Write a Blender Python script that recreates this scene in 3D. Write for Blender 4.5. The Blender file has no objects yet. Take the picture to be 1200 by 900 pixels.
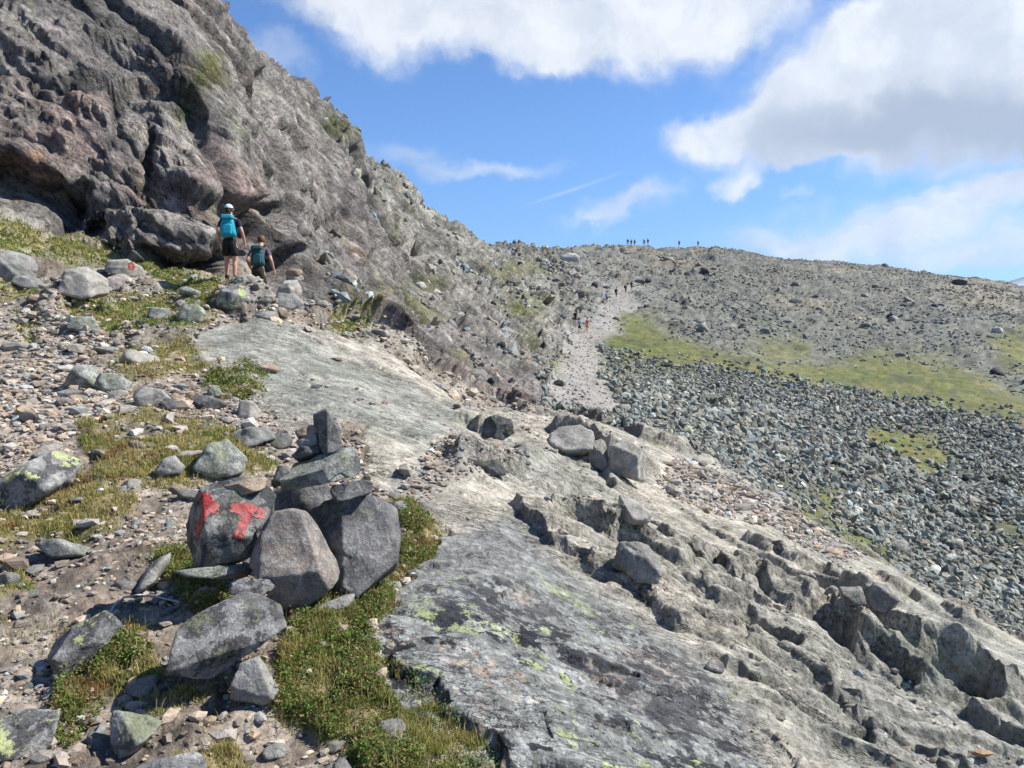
import bpy, bmesh, math, random
import numpy as np
from mathutils import Vector, Matrix, Euler
from mathutils.bvhtree import BVHTree

random.seed(7)
RNG = np.random.default_rng(11)
scene = bpy.context.scene
COL = scene.collection
EYE = 1.6                      # eye height; the ground under the walker is z = 0
F = 870.0                      # focal length in photo pixels (1200 wide)
PITCH = math.atan((450 - 370) / F)
CP, SP = math.cos(PITCH), math.sin(PITCH)

# ----------------------------------------------------------------- noise
from concurrent.futures import ThreadPoolExecutor
_POOL = ThreadPoolExecutor(4)
_rs = np.random.RandomState(3)
_PERM = np.concatenate([_rs.permutation(1024)] * 2).astype(np.int32)
_GRAD = _rs.normal(size=(1024, 3)).astype(np.float32)
_GRAD /= np.linalg.norm(_GRAD, axis=1, keepdims=True)
_GX, _GY, _GZ = (np.ascontiguousarray(_GRAD[:, k]) for k in range(3))
_RND = _rs.rand(5, 1024).astype(np.float32)

def par(fn, p, chunk=24000):
    """run fn over slices of the points on all cores"""
    p = np.asarray(p, np.float64)
    parts = [p[i:i + chunk] for i in range(0, len(p), chunk)]
    res = list(_POOL.map(fn, parts))
    if not res: return fn(p)
    if isinstance(res[0], tuple): return tuple(np.concatenate(x) for x in zip(*res))
    return np.concatenate(res)

def _vn(p, seed):
    i = np.floor(p)
    f = (p - i).astype(np.float32)
    i = i.astype(np.int32)
    u = f * f * f * (f * (f * 6 - 15) + 10)
    x, y, z = f[:, 0], f[:, 1], f[:, 2]
    hx = [_PERM[(i[:, 0] + d + seed * 57) & 1023] for d in (0, 1)]
    iy = [(i[:, 1] + d) & 1023 for d in (0, 1)]; iz = [(i[:, 2] + d) & 1023 for d in (0, 1)]
    c = []
    for dx in (0, 1):
        for dy in (0, 1):
            hy = _PERM[(hx[dx] + iy[dy]) & 1023]
            for dz in (0, 1):
                h = _PERM[(hy + iz[dz]) & 1023]
                c.append(_GX[h] * (x - dx) + _GY[h] * (y - dy) + _GZ[h] * (z - dz))
    ux, uy, uz = u[:, 0], u[:, 1], u[:, 2]
    c = [c[k] + uz * (c[k + 1] - c[k]) for k in (0, 2, 4, 6)]
    c = [c[k] + uy * (c[k + 1] - c[k]) for k in (0, 2)]
    return (c[0] + ux * (c[1] - c[0])) * 1.45

def vnoise(p, seed=0):
    """gradient noise, about -1..1; p is (N,3)"""
    return par(lambda q: _vn(q, seed), p)

def fbm(p, size, oct=4, seed=0, gain=0.5):
    def f(q):
        q = q / size
        a, s, tot = 1.0, 0, 0
        for k in range(oct):
            s = s + a * _vn(q + 17.3 * k, seed + k)
            tot += a
            a *= gain
            q = q * 2.03
        return s / tot * 1.5
    return par(f, p)

def ridged(p, size, oct=3, seed=0):
    def f(q):
        q = q / size
        a, s, tot = 1.0, 0, 0
        for k in range(oct):
            s = s + a * (1 - np.abs(_vn(q + 9.1 * k, seed + k)) * 2)
            tot += a
            a *= 0.5
            q = q * 2.1
        return s / tot
    return par(f, p)

def _wl(p, seed):
    i = np.floor(p)
    f = (p - i).astype(np.float32)
    i = i.astype(np.int32)
    n = len(p)
    f1 = np.full(n, 9.0, np.float32); f2 = np.full(n, 9.0, np.float32); best = np.zeros(n, np.int32)
    bx = np.zeros(n, np.float32); by = bx.copy(); bz = bx.copy()
    for dx in (-1, 0, 1):
        hx = _PERM[(i[:, 0] + dx + seed * 57) & 1023]
        for dy in (-1, 0, 1):
            hy = _PERM[(hx + i[:, 1] + dy) & 1023]
            for dz in (-1, 0, 1):
                h = _PERM[(hy + i[:, 2] + dz) & 1023]
                a = dx + _RND[0][h] - f[:, 0]; b = dy + _RND[1][h] - f[:, 1]; c = dz + _RND[2][h] - f[:, 2]
                d = a * a + b * b + c * c
                near = d < f1
                f2 = np.where(near, f1, np.minimum(f2, d))
                best = np.where(near, h, best)
                bx = np.where(near, a, bx); by = np.where(near, b, by); bz = np.where(near, c, bz)
                f1 = np.minimum(d, f1)
        # (the nearest cell's own tilt turns each cell into a plane facet)
    tilt = _GX[best] * bx + _GY[best] * by + _GZ[best] * bz
    return np.sqrt(f1), np.sqrt(f2), _RND[3][best], _RND[4][best], tilt

def worley(p, seed=0):
    """F1, F2, random value of the nearest cell, second random value"""
    return par(lambda q: _wl(q, seed), p)

def sstep(a, b, x):
    t = np.clip((x - a) / (b - a), 0, 1)
    return t * t * (3 - 2 * t)

# ----------------------------------------------------------------- view mapping
def ray(u, v):
    cx, cy, cz = (u - 600) / F, 1.0, (450 - v) / F
    return np.array((cx, cy * CP + cz * SP, -cy * SP + cz * CP))

def project(P):
    x, y, z = P[:, 0], P[:, 1], P[:, 2] - EYE
    cy = y * CP - z * SP
    cz = y * SP + z * CP
    cy = np.where(cy < 0.05, 0.05, cy)
    return 600 + F * x / cy, 450 - F * cz / cy

# ----------------------------------------------------------------- the lie of the land
# (photo column, photo row, distance forward in metres) of points read off the photograph
SEEN = [
 # walkers' ground, left
 (-150,900,2.6),(0,900,2.62),(200,900,2.62),(0,800,3.25),(200,800,3.25),(0,700,4.15),(200,700,4.15),
 (0,600,5.4),(200,600,5.4),(0,550,6.1),(150,550,6.1),(0,500,7.2),(200,500,7.2),(0,450,9.2),(200,450,9.3),
 (0,400,11.9),(150,400,12.0),(0,365,14),(120,365,14.2),(250,372,13.8),(0,320,15.8),(100,318,16.8),(0,270,18.2),
 (200,345,16),(270,333,17.0),(308,347,16.6),(345,358,17.2),(332,346,21.5),
 (350,900,2.68),(350,800,3.3),(350,700,4.25),(350,620,5.5),(350,560,6.6),(330,500,8.0),(300,440,10.4),(300,400,12.6),
 # slab by the cairn and the pale slab behind it
 (500,900,2.72),(500,800,3.32),(500,700,4.35),(500,600,6.1),(480,550,7.2),(450,500,8.8),(400,450,10.9),(390,420,13.4),
 (480,440,14.2),(560,487,15.2),
 (600,900,2.85),(600,800,3.5),(600,700,4.7),(600,600,7.0),(600,540,9.8),(600,505,13.6),
 (700,800,3.9),(700,700,5.5),(700,600,9.0),(700,550,12.4),(690,497,16.6),
 (900,900,3.75),(900,800,5.2),(900,700,8.0),(900,620,12.6),(900,585,16.4),(800,560,14.2),(780,527,17),(850,552,17),
 (1050,900,4.7),(1050,800,7.1),(1050,720,11.0),(1050,675,15.2),(1000,645,16.2),
 (1200,900,5.9),(1200,820,9.2),(1200,762,13.2),(1120,715,14.6),(1350,900,7.5),(1350,850,10),
 # boulder field in the hollow
 (700,478,36),(800,492,38),(900,550,33),(1000,602,29),(1100,662,25),(1200,722,21),(1350,790,18),
 (750,450,52),(900,480,52),(1000,520,46),(1100,570,40),(1200,620,34),(1350,690,29),
 (800,420,72),(1000,450,72),(1200,490,60),(1350,530,54),
 (720,390,88),(850,390,96),(1000,410,96),(1200,440,85),(1350,470,80),
 (690,350,115),(800,350,125),(1000,370,125),(1200,390,115),(1350,410,110),
 (700,320,150),(800,315,165),(1000,330,170),(1200,352,160),(1350,372,150),
 # the flank of the mountain
 (500,402,36),(560,442,33),(610,468,31),(640,476,32),(500,350,50),(450,300,55),(580,400,50),(550,320,85),(600,350,85),
 (620,430,46),(650,385,85),(640,320,130),(600,310,140),(430,385,29),(400,300,38),(400,200,47),(450,250,64),(440,350,38),
 (330,280,27),(330,200,31.5),(330,120,38),(300,330,23.5),(390,365,26),
 (250,312,20.5),(250,250,22.2),(250,150,25.6),(250,50,31.5),(150,287,20.2),(150,200,22),(150,100,25),(150,0,28.6),
 (50,250,20),(50,150,22),(50,0,26),(-150,180,19),(-150,50,22),(-150,-100,26),(150,-150,36),(50,-250,36),(-200,-300,34),
 (-400,150,15),(-400,-50,19),(-400,300,12.5),(-200,350,12.5),(-200,600,4.8),(-500,600,4.2),
]
# crest lines: (column, row, distance); the ground behind them levels off and falls away
CREST = [(250,0,40),(300,50,45),(350,100,51),(400,145,59),(450,195,80),(500,245,102),(540,275,132),(578,291,178),(640,293,200),
 (700,289,205),(760,291,210),(830,291,215),(900,301,220),(1000,309,225),(1100,321,228),(1200,337,230),(1350,357,230)]
DIPS = [(480,440,14.2),(560,487,15.2),(690,497,16.6),(780,527,17),(850,552,17),(900,585,16.4),(1000,645,16.2),(1120,715,14.6),(1200,762,13.2)]
# ground out of sight: (azimuth deg, distance, height over the walker's feet)
UNSEEN = [(-18.2,18.1,1.62),(-17.2,18.8,1.6),(180,3,0.1),(120,3,-.5),(-120,3,.3),(180,12,-.3),(120,12,-3.5),(-120,12,2.5),(180,60,-8),(120,60,-14),(-120,40,16),(-90,25,11),
 (90,4,-1.2),(90,12,-4.5),(90,50,-11),(65,12,-4.5),(65,30,-9),(65,90,-9),(65,230,2),(-90,4,.4),(-70,7,.7),(-70,16,4),(-60,40,26),(-90,60,24),(-35,60,27),
 (0,0.5,0),(90,0.5,-.05),(-90,0.5,0.05),(180,0.5,0),(0,1.3,0),(60,1.5,-.25),(-60,1.5,.08),(120,1.3,-.2),(-120,1.3,.1),
 (90,230,2),(180,230,-20),(-90,230,25),(-150,230,0),(130,230,-15)]

def _ctrl():
    pts = []
    for (u, v, d) in SEEN + CREST:
        w = ray(u, v); w = w * (d / w[1])
        pts.append((math.atan2(w[0], w[1]), math.log(math.hypot(w[0], w[1])), w[2] / math.hypot(w[0], w[1])))
    for (u, v, d) in CREST:
        w = ray(u, v); w = w * (d / w[1]); r = math.hypot(w[0], w[1]); az = math.atan2(w[0], w[1])
        for k, q in ((1.18, 0.97), (1.6, 0.86)):
            pts.append((az, math.log(r * k), w[2] * q / (r * k)))
    for (a, r, z) in UNSEEN:
        pts.append((math.radians(a), math.log(r), (z - EYE) / r))
    P = np.array(pts)
    wrap = []
    for s in (-1, 1):                         # close the circle behind the walker
        Q = P[(P[:, 0] * -s) > math.radians(85)].copy(); Q[:, 0] += s * 2 * math.pi; wrap.append(Q)
    return np.vstack([P] + wrap)

CT = _ctrl()
KA, KR = 1.6, 1.0
def _phi(d2):
    return 0.5 * d2 * np.log(d2 + 1e-12)
_X = CT[:, :2] * (KA, KR)
_n = len(_X)
_A = np.zeros((_n + 3, _n + 3))
_A[:_n, :_n] = _phi(((_X[:, None] - _X[None]) ** 2).sum(-1)) + np.eye(_n) * 2e-4
_A[:_n, _n] = 1; _A[:_n, _n + 1:] = _X
_A[_n:, :_n] = _A[:_n, _n:].T
_W = np.linalg.solve(_A, np.concatenate([CT[:, 2], np.zeros(3)]))
def tps(az, lr):
    x, y = az * KA, lr * KR
    s = _W[_n] + _W[_n + 1] * x + _W[_n + 2] * y
    for k in range(_n):
        s = s + _W[k] * _phi((x - _X[k, 0]) ** 2 + (y - _X[k, 1]) ** 2)
    return s
LR0, LR1 = math.log(0.45), math.log(420.0)
NA_, NR_ = 560, 1300
_azg = np.concatenate([np.linspace(-math.pi, -0.75, 60)[:-1], np.linspace(-0.75, 0.75, 440), np.linspace(0.75, math.pi, 60)[1:]])
_lrg = np.linspace(LR0, LR1, NR_)
TG = tps(np.repeat(_azg[:, None], NR_, 1), np.repeat(_lrg[None], len(_azg), 0))

def profile(az):
    """slope-to-eye profile along one azimuth"""
    j = np.clip(np.searchsorted(_azg, az) - 1, 0, len(_azg) - 2)
    f = (az - _azg[j]) / (_azg[j + 1] - _azg[j])
    return TG[j] * (1 - f) + TG[j + 1] * f

def land(x, y):
    """height of the bare land at a place"""
    az = np.arctan2(x, y); lr = np.log(np.hypot(x, y))
    j = np.clip(np.searchsorted(_azg, az) - 1, 0, len(_azg) - 2)
    f = (az - _azg[j]) / (_azg[j + 1] - _azg[j])
    k = np.clip((lr - LR0) / (LR1 - LR0) * (NR_ - 1), 0, NR_ - 1.001)
    k0 = k.astype(int); g = k - k0
    t = (TG[j, k0] * (1 - f) + TG[j + 1, k0] * f) * (1 - g) + (TG[j, k0 + 1] * (1 - f) + TG[j + 1, k0 + 1] * f) * g
    return EYE + t * np.exp(lr)

def spot(u, v):
    """where the line of sight through a photo pixel meets the bare land"""
    w = ray(u, v); h = math.hypot(w[0], w[1]); az = math.atan2(w[0], w[1])
    p = profile(az); k = np.nonzero(p >= w[2] / h)[0]
    k = k[k > 0]
    i = k[0] if len(k) else NR_ - 1
    a = (w[2] / h - p[i - 1]) / max(p[i] - p[i - 1], 1e-9)
    lr = _lrg[i - 1] + (_lrg[i] - _lrg[i - 1]) * min(max(a, 0), 1)
    r = math.exp(lr)
    return np.array((math.sin(az) * r, math.cos(az) * r, EYE + w[2] / h * r))
# ----------------------------------------------------------------- the land as one fine sheet
AZH = 0.72
NCOL, NROW = 1000, 1200
azc = np.concatenate([np.linspace(-math.pi, -AZH, 50)[:-1], np.linspace(-AZH, AZH, NCOL), np.linspace(AZH, math.pi, 50)[1:]])
nc = len(azc)
lrd = np.linspace(LR0, LR1, 2600)
LRm = np.zeros((nc, NROW))
for j, a in enumerate(azc):
    t = np.interp(lrd, _lrg, profile(a))
    rr = np.exp(lrd[1:])
    wl = np.interp(rr, [.5, 3, 6, 20, 24, 60, 250], [120, 200, 480, 480, 180, 180, 90])
    ds = np.abs(np.diff(t)) * 870 * np.where(np.diff(t) > 0, 1.0, 0.25) + np.diff(lrd) * wl
    ds = ds / (1 + np.exp((lrd[1:] - LR1) * 3)) + 1e-6
    s = np.concatenate([[0], np.cumsum(ds)])
    LRm[j] = np.interp(np.linspace(0, s[-1], NROW), s, lrd)
k = np.ones(9) / 9                                  # neighbours keep step with each other
for _ in range(3):
    pad = np.vstack([LRm[:1]] * 11 + [LRm] + [LRm[-1:]] * 11)
    cs = np.cumsum(np.vstack([np.zeros((1, NROW)), pad]), 0)
    LRm = (cs[23:] - cs[:-23]) / 23
AZ = np.repeat(azc[:, None], NROW, 1)
R_ = np.exp(LRm)
X = np.sin(AZ) * R_; Y = np.cos(AZ) * R_
Z = land(X.ravel(), Y.ravel()).reshape(nc, NROW)
P = np.stack([X, Y, Z], -1)
def grid_normals(P):
    a = np.gradient(P, axis=0); b = np.gradient(P, axis=1)
    n = np.cross(b, a)
    n /= np.linalg.norm(n, axis=-1, keepdims=True) + 1e-12
    return n * np.sign(n[..., 2].mean())
N0 = grid_normals(P).reshape(-1, 3)
P = P.reshape(-1, 3).copy()
P0 = P.copy()
DIST = np.linalg.norm(P - (0, 0, EYE), axis=1)
U, V = project(P0)
# ragged outlines: the patch borders wander with the ground
WOB_U = fbm(P0, 1.0, 4, 5) ; WOB_B = fbm(P0 + 31, 9.0, 4, 6)
def patch(poly, soft=8, dmin=0, dmax=1e9, wob=1.0):
    """0..1 inside a patch whose outline was read off the photograph"""
    poly = np.array(poly, float)
    m = np.zeros(len(P0), np.float32)
    lo = poly.min(0) - 60; hi = poly.max(0) + 60
    idx = np.nonzero((U > lo[0]) & (U < hi[0]) & (V > lo[1]) & (V < hi[1]) & (DIST > dmin) & (DIST < dmax))[0]
    if not len(idx): return m
    w = np.where(DIST[idx] < 25, WOB_U[idx] * np.minimum(60, 200 / DIST[idx]), WOB_B[idx] * 14) * wob
    w2 = np.where(DIST[idx] < 25, WOB_B[idx], WOB_U[idx]) * 8 * wob
    u = U[idx] + w; v = V[idx] + 0.6 * w + w2
    ins = np.zeros(len(idx), bool); dist = np.full(len(idx), 1e9)
    for (x1, y1), (x2, y2) in zip(poly, np.roll(poly, -1, 0)):
        dx, dy = x2 - x1, y2 - y1
        c = ((y1 > v) != (y2 > v)) & (u < dx * (v - y1) / (dy if dy else 1e-9) + x1)
        ins ^= c
        t = np.clip(((u - x1) * dx + (v - y1) * dy) / (dx * dx + dy * dy + 1e-9), 0, 1)
        dist = np.minimum(dist, np.hypot(u - x1 - t * dx, v - y1 - t * dy))
    sd = np.where(ins, dist, -dist)
    m[idx] = sstep(-soft, soft, sd)
    return m
def union(polys, **k):
    m = np.zeros(len(P0), np.float32)
    for p in polys: m = np.maximum(m, patch(p, **k))
    return m

BEDROCK = [[(470,930),(452,770),(470,700),(490,660),(520,630),(500,590),(440,575),(420,540),(440,505),(330,500),(290,470),(230,420),(225,385),(300,372),
  (380,380),(480,430),(545,478),(690,488),(800,520),(905,575),(1010,640),(1130,705),(1270,780),(1350,850),(1350,1000),(500,1000)]]
HILL_B = [[(575,286),(640,285),(700,280),(830,283),(1000,300),(1250,335),(1350,350),(1350,860),(1260,790),(1120,700),(900,560),(800,505),(690,480),(650,478),(630,445),(665,400),(690,350),(640,320)]]
CLIFF = [[(-500,-700),(300,-700),(620,270),(690,340),(665,395),(640,440),(650,478),(560,480),(480,425),(400,380),(345,350),(322,342),(300,318),(255,318),
  (190,306),(120,285),(60,262),(0,238),(-200,170),(-500,90)]]
m_bed = union(BEDROCK, soft=6, dmax=19.5)
m_cliff = union(CLIFF, soft=3, dmin=18.5, wob=0.5)
m_hill = np.where(DIST > 20, union(HILL_B, soft=6, wob=.5), 0)
beyond = sstep(19.5, 22, DIST) * (1 - m_cliff)
m_hill = np.maximum(m_hill, np.where((U > 600) & (DIST > 19.5), beyond, 0))
az_all = np.arctan2(P0[:, 0], P0[:, 1])
m_cliff = np.maximum(m_cliff, np.where((DIST > 18.5) & ((U < -100) | (az_all < -0.65)), 1 - m_hill, 0))
m_ground = np.clip(1 - np.maximum(np.maximum(m_bed, m_cliff), m_hill), 0, 1)

PATH = [[(0,440),(60,430),(150,470),(230,478),(300,480),(345,500),(330,520),(180,495),(110,500),(75,530),(30,545),(-60,560),(-60,440)],
        [(-60,385),(40,372),(120,380),(110,410),(60,430),(-60,440)]]
TRAIL = [[(650,402),(678,380),(702,360),(714,340),(738,330),(756,336),(742,362),(720,385),(704,410),(708,440),(726,478),(700,486),(640,480),(624,468),(640,438)]]
DIRT = [[(1010-215,545),(850,555),(905,585),(960,625),(1010,650),(985,662),(930,630),(870,605),(800,590),(775,575)],
        [(520,520),(600,530),(620,545),(560,560),(470,585),(440,570)]]
GRASS_NEAR = [[(90,505),(170,485),(262,495),(285,515),(330,535),(310,560),(255,560),(190,565),(140,560),(95,580),(110,540)],
  [(55,590),(90,560),(150,575),(135,620),(80,640),(-40,650),(-40,610)],
  [(-40,690),(25,680),(40,700),(10,715),(-40,712)],
  [(195,660),(225,650),(265,690),(255,710),(210,715)],
  [(60,790),(110,775),(150,800),(170,780),(215,815),(240,820),(190,845),(120,830),(80,880),(60,850)],
  [(100,750),(130,735),(160,750),(150,775),(110,790)],
  [(330,770),(400,740),(470,735),(455,775),(500,800),(525,835),(575,875),(590,930),(420,930),(400,880),(360,850),(310,840),(325,800)],
  [(380,700),(450,690),(480,705),(465,740),(400,745),(340,760),(345,735)],
  [(455,590),(480,590),(515,625),(505,650),(480,670),(462,690),(450,680),(470,650)],
  [(200,885),(260,865),(290,905),(250,930),(200,930)],
  [(80,360),(130,342),(190,345),(225,360),(235,375),(180,385),(150,395),(90,390),(70,375)],
  [(200,345),(235,335),(256,360),(245,378),(215,380)],
  [(120,425),(150,410),(220,398),(245,415),(235,430),(180,445),(140,440)],
  [(238,440),(290,425),(320,440),(300,460),(250,462)],
  [(0,335),(40,330),(60,345),(20,352),(-60,352),(-60,325)],
  [(-60,240),(0,250),(50,268),(110,290),(190,312),(250,325),(285,345),(245,345),(180,328),(150,318),(90,305),(50,300),(0,300),(-60,290)],
  [(165,318),(240,330),(270,342),(240,352),(190,345)],
  [(370,385),(400,365),(430,375),(430,392),(395,395)],
  [(15,380),(40,375),(55,395),(30,405)]]
GRASS_FAR = [[(712,400),(728,372),(760,368),(775,385),(830,405),(870,418),(930,425),(1010,418),(1050,412),(1110,422),(1150,440),(1210,470),(1290,520),(1290,550),(1180,495),(1090,480),(1000,462),(920,455),(860,440),(760,432),(715,425)],
  [(1160,400),(1230,380),(1230,440),(1175,430)],[(885,400),(940,395),(945,415),(900,418)],
  [(1010,500),(1090,505),(1130,545),(1090,560),(1020,530)],[(940,570),(985,575),(975,610),(950,600)],
  [(905,540),(945,585),(1000,620),(1060,655),(1040,662),(985,640),(935,610)],[(1130,600),(1200,610),(1200,640),(1150,630)],
  [(588,362),(605,352),(640,358),(636,374),(600,378)],[(465,340),(480,330),(500,360),(520,375),(525,385),(495,380)],
  [(500,330),(520,335),(510,345),(495,342)],[(440,262),(460,258),(465,275),(445,278)],[(370,345),(448,350),(430,360),(375,360)],
  [(640,425),(660,420),(655,432)],[(612,402),(622,396),(632,404),(618,410)],[(520,437),(545,435),(545,450),(525,448)],
  [(560,320),(600,310),(625,325),(600,332)],[(700,415),(760,432),(730,440),(705,432)],[(605,310),(650,305),(660,315),(620,320)],
  [(222,70),(250,65),(252,100),(240,112),(215,125),(220,95)],[(165,200),(180,193),(186,207),(168,210)],[(360,140),(400,145),(410,165),(375,165)],
  [(140,236),(215,236),(270,240),(262,244),(150,242)],[(432,335),(450,340),(448,355),(435,350)]]
m_path = union(PATH, soft=10) * (1 - m_cliff)
m_dirt = union(DIRT, soft=8)
m_trail = np.maximum(union(TRAIL, soft=11, dmin=22, wob=1.3), m_dirt * sstep(3, 5, DIST))
m_grass = union(GRASS_NEAR, soft=7, dmax=26) * (1 - m_bed * sstep(-.3, .1, fbm(P0, .25, 3, 9))) * sstep(-.55, -.1, fbm(P0, .35, 3, 8))
m_gfar = union(GRASS_FAR, soft=14, dmin=19, wob=1.3) * sstep(-.35, .2, fbm(P0, 2.0, 5, 12, .65) + .48)

# --- relief -----------------------------------------------------------------
DISP = np.zeros(len(P0)); DH = np.zeros(len(P0)); DZ = np.zeros(len(P0))
fr = (np.array((.80, .25, -.55)), np.array((-.30, .93, .05)), np.array((.55, .15, .80)))   # bedding frame
fr = [v / np.linalg.norm(v) for v in fr]
B = np.stack([P0 @ fr[0], P0 @ fr[1], P0 @ fr[2]], 1)
CREV = np.zeros(len(P0), np.float32)                 # how much of a crevice a point lies in
def facets(p, size, amp, tilt, aniso, seed, warp=0.11, crack=0.3):
    """broken rock: every block stands a little higher or lower and leans its own way"""
    q = p / size
    w = q * 1.7
    q = (q + warp * np.stack([vnoise(w + 5, seed + 1), vnoise(w + 25, seed + 2), vnoise(w + 45, seed + 3)], 1)) * aniso
    f1, f2, r1, r2, tl = worley(q, seed)
    e = f2 - f1
    return amp * (r1 - .5) * sstep(0, .10, e) + tilt * tl - amp * crack * (1 - sstep(0, .09, e)), r2, e
def blocks(idx, size, amp, aniso, seed, warp=0.13, crack=0.3, tilt=1.0):
    d, r2, e = facets(B[idx], size, amp, amp * tilt, aniso, seed, warp, crack)
    CREV[idx] = np.maximum(CREV[idx], (1 - sstep(0, .12, e)) * min(1, amp * 2))
    return d, r2
ic = np.nonzero(m_cliff > 0.01)[0]
steep = sstep(60, 28, DIST[ic])
TINT = np.zeros(len(P0)); TINT2 = np.zeros(len(P0))
d = .9 * fbm(P0[ic], 9, 3, 20) + .35 * (ridged(B[ic] * (0.55, 1, 1.2), 3.2, 4, 24) - .45)
b1, t1 = blocks(ic, 3.8, 0.75, (.45, 1., 1.3), 31, tilt=1.2)
b2, t2 = blocks(ic, 1.6, 0.30, (.45, 1., 1.3), 33, tilt=1.1)
far = sstep(30, 90, DIST[ic])
d += b1 + b2 + far * .5 * fbm(P0[ic], 4.5, 4, 37)
DISP[ic] += m_cliff[ic] * d
TINT[ic] = t1 - .5; TINT2[ic] = t2 - .5
def hollow(u, v, ru, rv, depth, dmin=18, rot=0.0):
    """a bite out of the cliff under an overhang: cut flat at the top, fading downwards"""
    c, s = math.cos(rot), math.sin(rot)
    du, dv = U - u, V - v
    a = (du * c + dv * s) / ru + .25 * WOB_U; b = (-du * s + dv * c) / rv + .2 * WOB_U
    w = sstep(1, .75, np.abs(a)) * (sstep(-1, -.85, b) * sstep(1.1, -.2, b) if depth > 0 else sstep(-1.1, -.6, b) * sstep(1, .85, b)) * (DIST > dmin) * (DIST < 40) * m_cliff
    np.subtract(DH, depth * w, out=DH)
hollow(180, 270, 85, 34, -1.1, rot=.22); hollow(30, 222, 70, 28, 1.7, rot=.12); hollow(316, 258, 22, 24, 1.5, rot=.5); hollow(318, 318, 34, 30, 1.2, rot=.3)
hollow(108, 268, 13, 34, 1.3); hollow(172, 172, 9, 34, .8, rot=.2)
hollow(30, 158, 45, 12, .6); hollow(320, 110, 26, 8, .7, rot=.6); hollow(222, 312, 62, 17, 1.9, rot=.2); hollow(395, 210, 12, 60, 1.0, rot=-.45)
# a long gully and dike down the flank
def rib(pts, h, w, dmin=19, mask=m_cliff):
    W = [spot(*p) for p in pts]
    dmn = np.full(len(P0), 1e9); sgn = np.zeros(len(P0))
    for a, b in zip(W[:-1], W[1:]):
        e = b - a; L = e @ e
        q = P0 - a
        t = np.clip(q @ e / L, 0, 1)
        dd = np.linalg.norm(q - t[:, None] * e, axis=1)
        dmn = np.minimum(dmn, dd)
    np.add(DISP, h * np.exp(-(dmn / w) ** 2) * mask, out=DISP)
rib([(372,170),(400,250),(440,345),(500,412)], 1.1, 1.3); rib([(392,190),(425,270),(462,345),(520,405)], -1.0, .9)
rib([(505,385),(540,425),(575,455)], -.8, .6)
rib([(600,330),(640,350),(660,362)], .8, 1.6)

ih = np.nonzero(m_hill > 0.01)[0]
dh = sstep(60, 160, DIST[ih])
d = .9 * fbm(P0[ih], 14, 3, 40) * (.25 + dh) + .35 * fbm(P0[ih], 3.0, 4, 42) * (.4 + dh) + .16 * fbm(P0[ih], .7, 2, 43)
b1, t1 = blocks(ih, 5.0, 1.1, (.45, 1, 1.4), 45)
d += b1 * dh * (.35 + .65 * sstep(900, 760, U[ih])) 
DZ[ih] += m_hill[ih] * d * (1 - .7 * m_trail[ih])
TINT[ih] = np.where(m_hill[ih] > .5, t1 - .5, TINT[ih])

ib = np.nonzero(m_bed > 0.01)[0]
BROKEN = [[(600,585),(660,600),(720,600),(800,630),(900,690),(1010,750),(1080,790),(1180,840),(1260,900),(1260,1000),(930,1000),(890,860),(800,750),(700,690),(640,640)],
          [(540,490),(600,480),(690,500),(760,530),(770,570),(690,570),(620,560),(530,560)]]
m_broken = union(BROKEN, soft=14, dmax=19)
d = .10 * fbm(P0[ib], 2.4, 3, 50) + .022 * fbm(B[ib] * (.4, 1, 1.6), .45, 4, 52)
b1, t1 = blocks(ib, 1.7, .10, (.32, 1, 1.3), 55, crack=.1, tilt=1.0)
b2, t2 = blocks(ib, .55, .03, (.36, 1, 1.2), 57, crack=.2, tilt=1.1)
b3, t3 = blocks(ib, .8, .05, (.35, 1, 1.2), 59, crack=.25)
br = m_broken[ib]
d += br * (b1 + b2 + .07 * (ridged(B[ib] * (.5, 1, 1.3), .3, 3, 60) - .5)) + (1 - br) * b3 * sstep(-.1, .35, fbm(P0[ib], 2.2, 2, 61))
nearslab = sstep(4.5, 3.2, DIST[ib])
d += .014 * nearslab * (ridged(B[ib] * (.55, 1, 1.2), .16, 4, 63) - .5)
# the slab is built of dipping sheets: each sheet's edge is a low step, and joints run along the strike
wj = worley(B[ib] / (1.5, .7, .7), 65)
def sheets(period, wander, joint, seed):
    s = (P0[ib, 1] * .97 - P0[ib, 0] * .22) / period + wander * fbm(P0[ib], 3.2, 3, seed) + joint * (wj[2] - .5)
    return s - np.floor(s)
f1_ = sheets(.62, .55, .5, 66); f2_ = sheets(.23, 1.0, .6, 68)
d += (.02 + .085 * br * (.4 + wj[3])) * (1 - f1_) * sstep(0, .07, f1_) * (1 - nearslab) + (.005 + .014 * br) * (1 - f2_) * sstep(0, .10, f2_) * (1 - .7 * nearslab)
f3_ = sheets(1.1, .25, .25, 69)
jt = np.exp(-(np.abs(f3_ - .5) * 1.1 / .022) ** 2) * sstep(-.15, .15, fbm(P0[ib], 1.3, 2, 70))
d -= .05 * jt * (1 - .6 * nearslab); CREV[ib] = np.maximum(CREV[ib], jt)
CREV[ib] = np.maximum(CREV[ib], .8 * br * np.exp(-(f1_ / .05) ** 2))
DZ[ib] += m_bed[ib] * d
TINT[ib] = t1 - .5; TINT2[ib] = t2 - .5

ig = np.nonzero(m_ground > 0.01)[0]
d = .12 * fbm(P0[ig], 1.6, 3, 70) + .05 * fbm(P0[ig], .35, 3, 72) * (1 - .6 * m_path[ig]) + .012 * fbm(P0[ig], .06, 2, 74)
fg = sstep(11, 15, DIST[ig])
b1, t1 = blocks(ig, 1.3, .5, (.6, 1, 1), 76)
d += fg * b1 * (1 - m_grass[ig])
DZ[ig] += m_ground[ig] * d + m_ground[ig] * m_grass[ig] * .04

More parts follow.
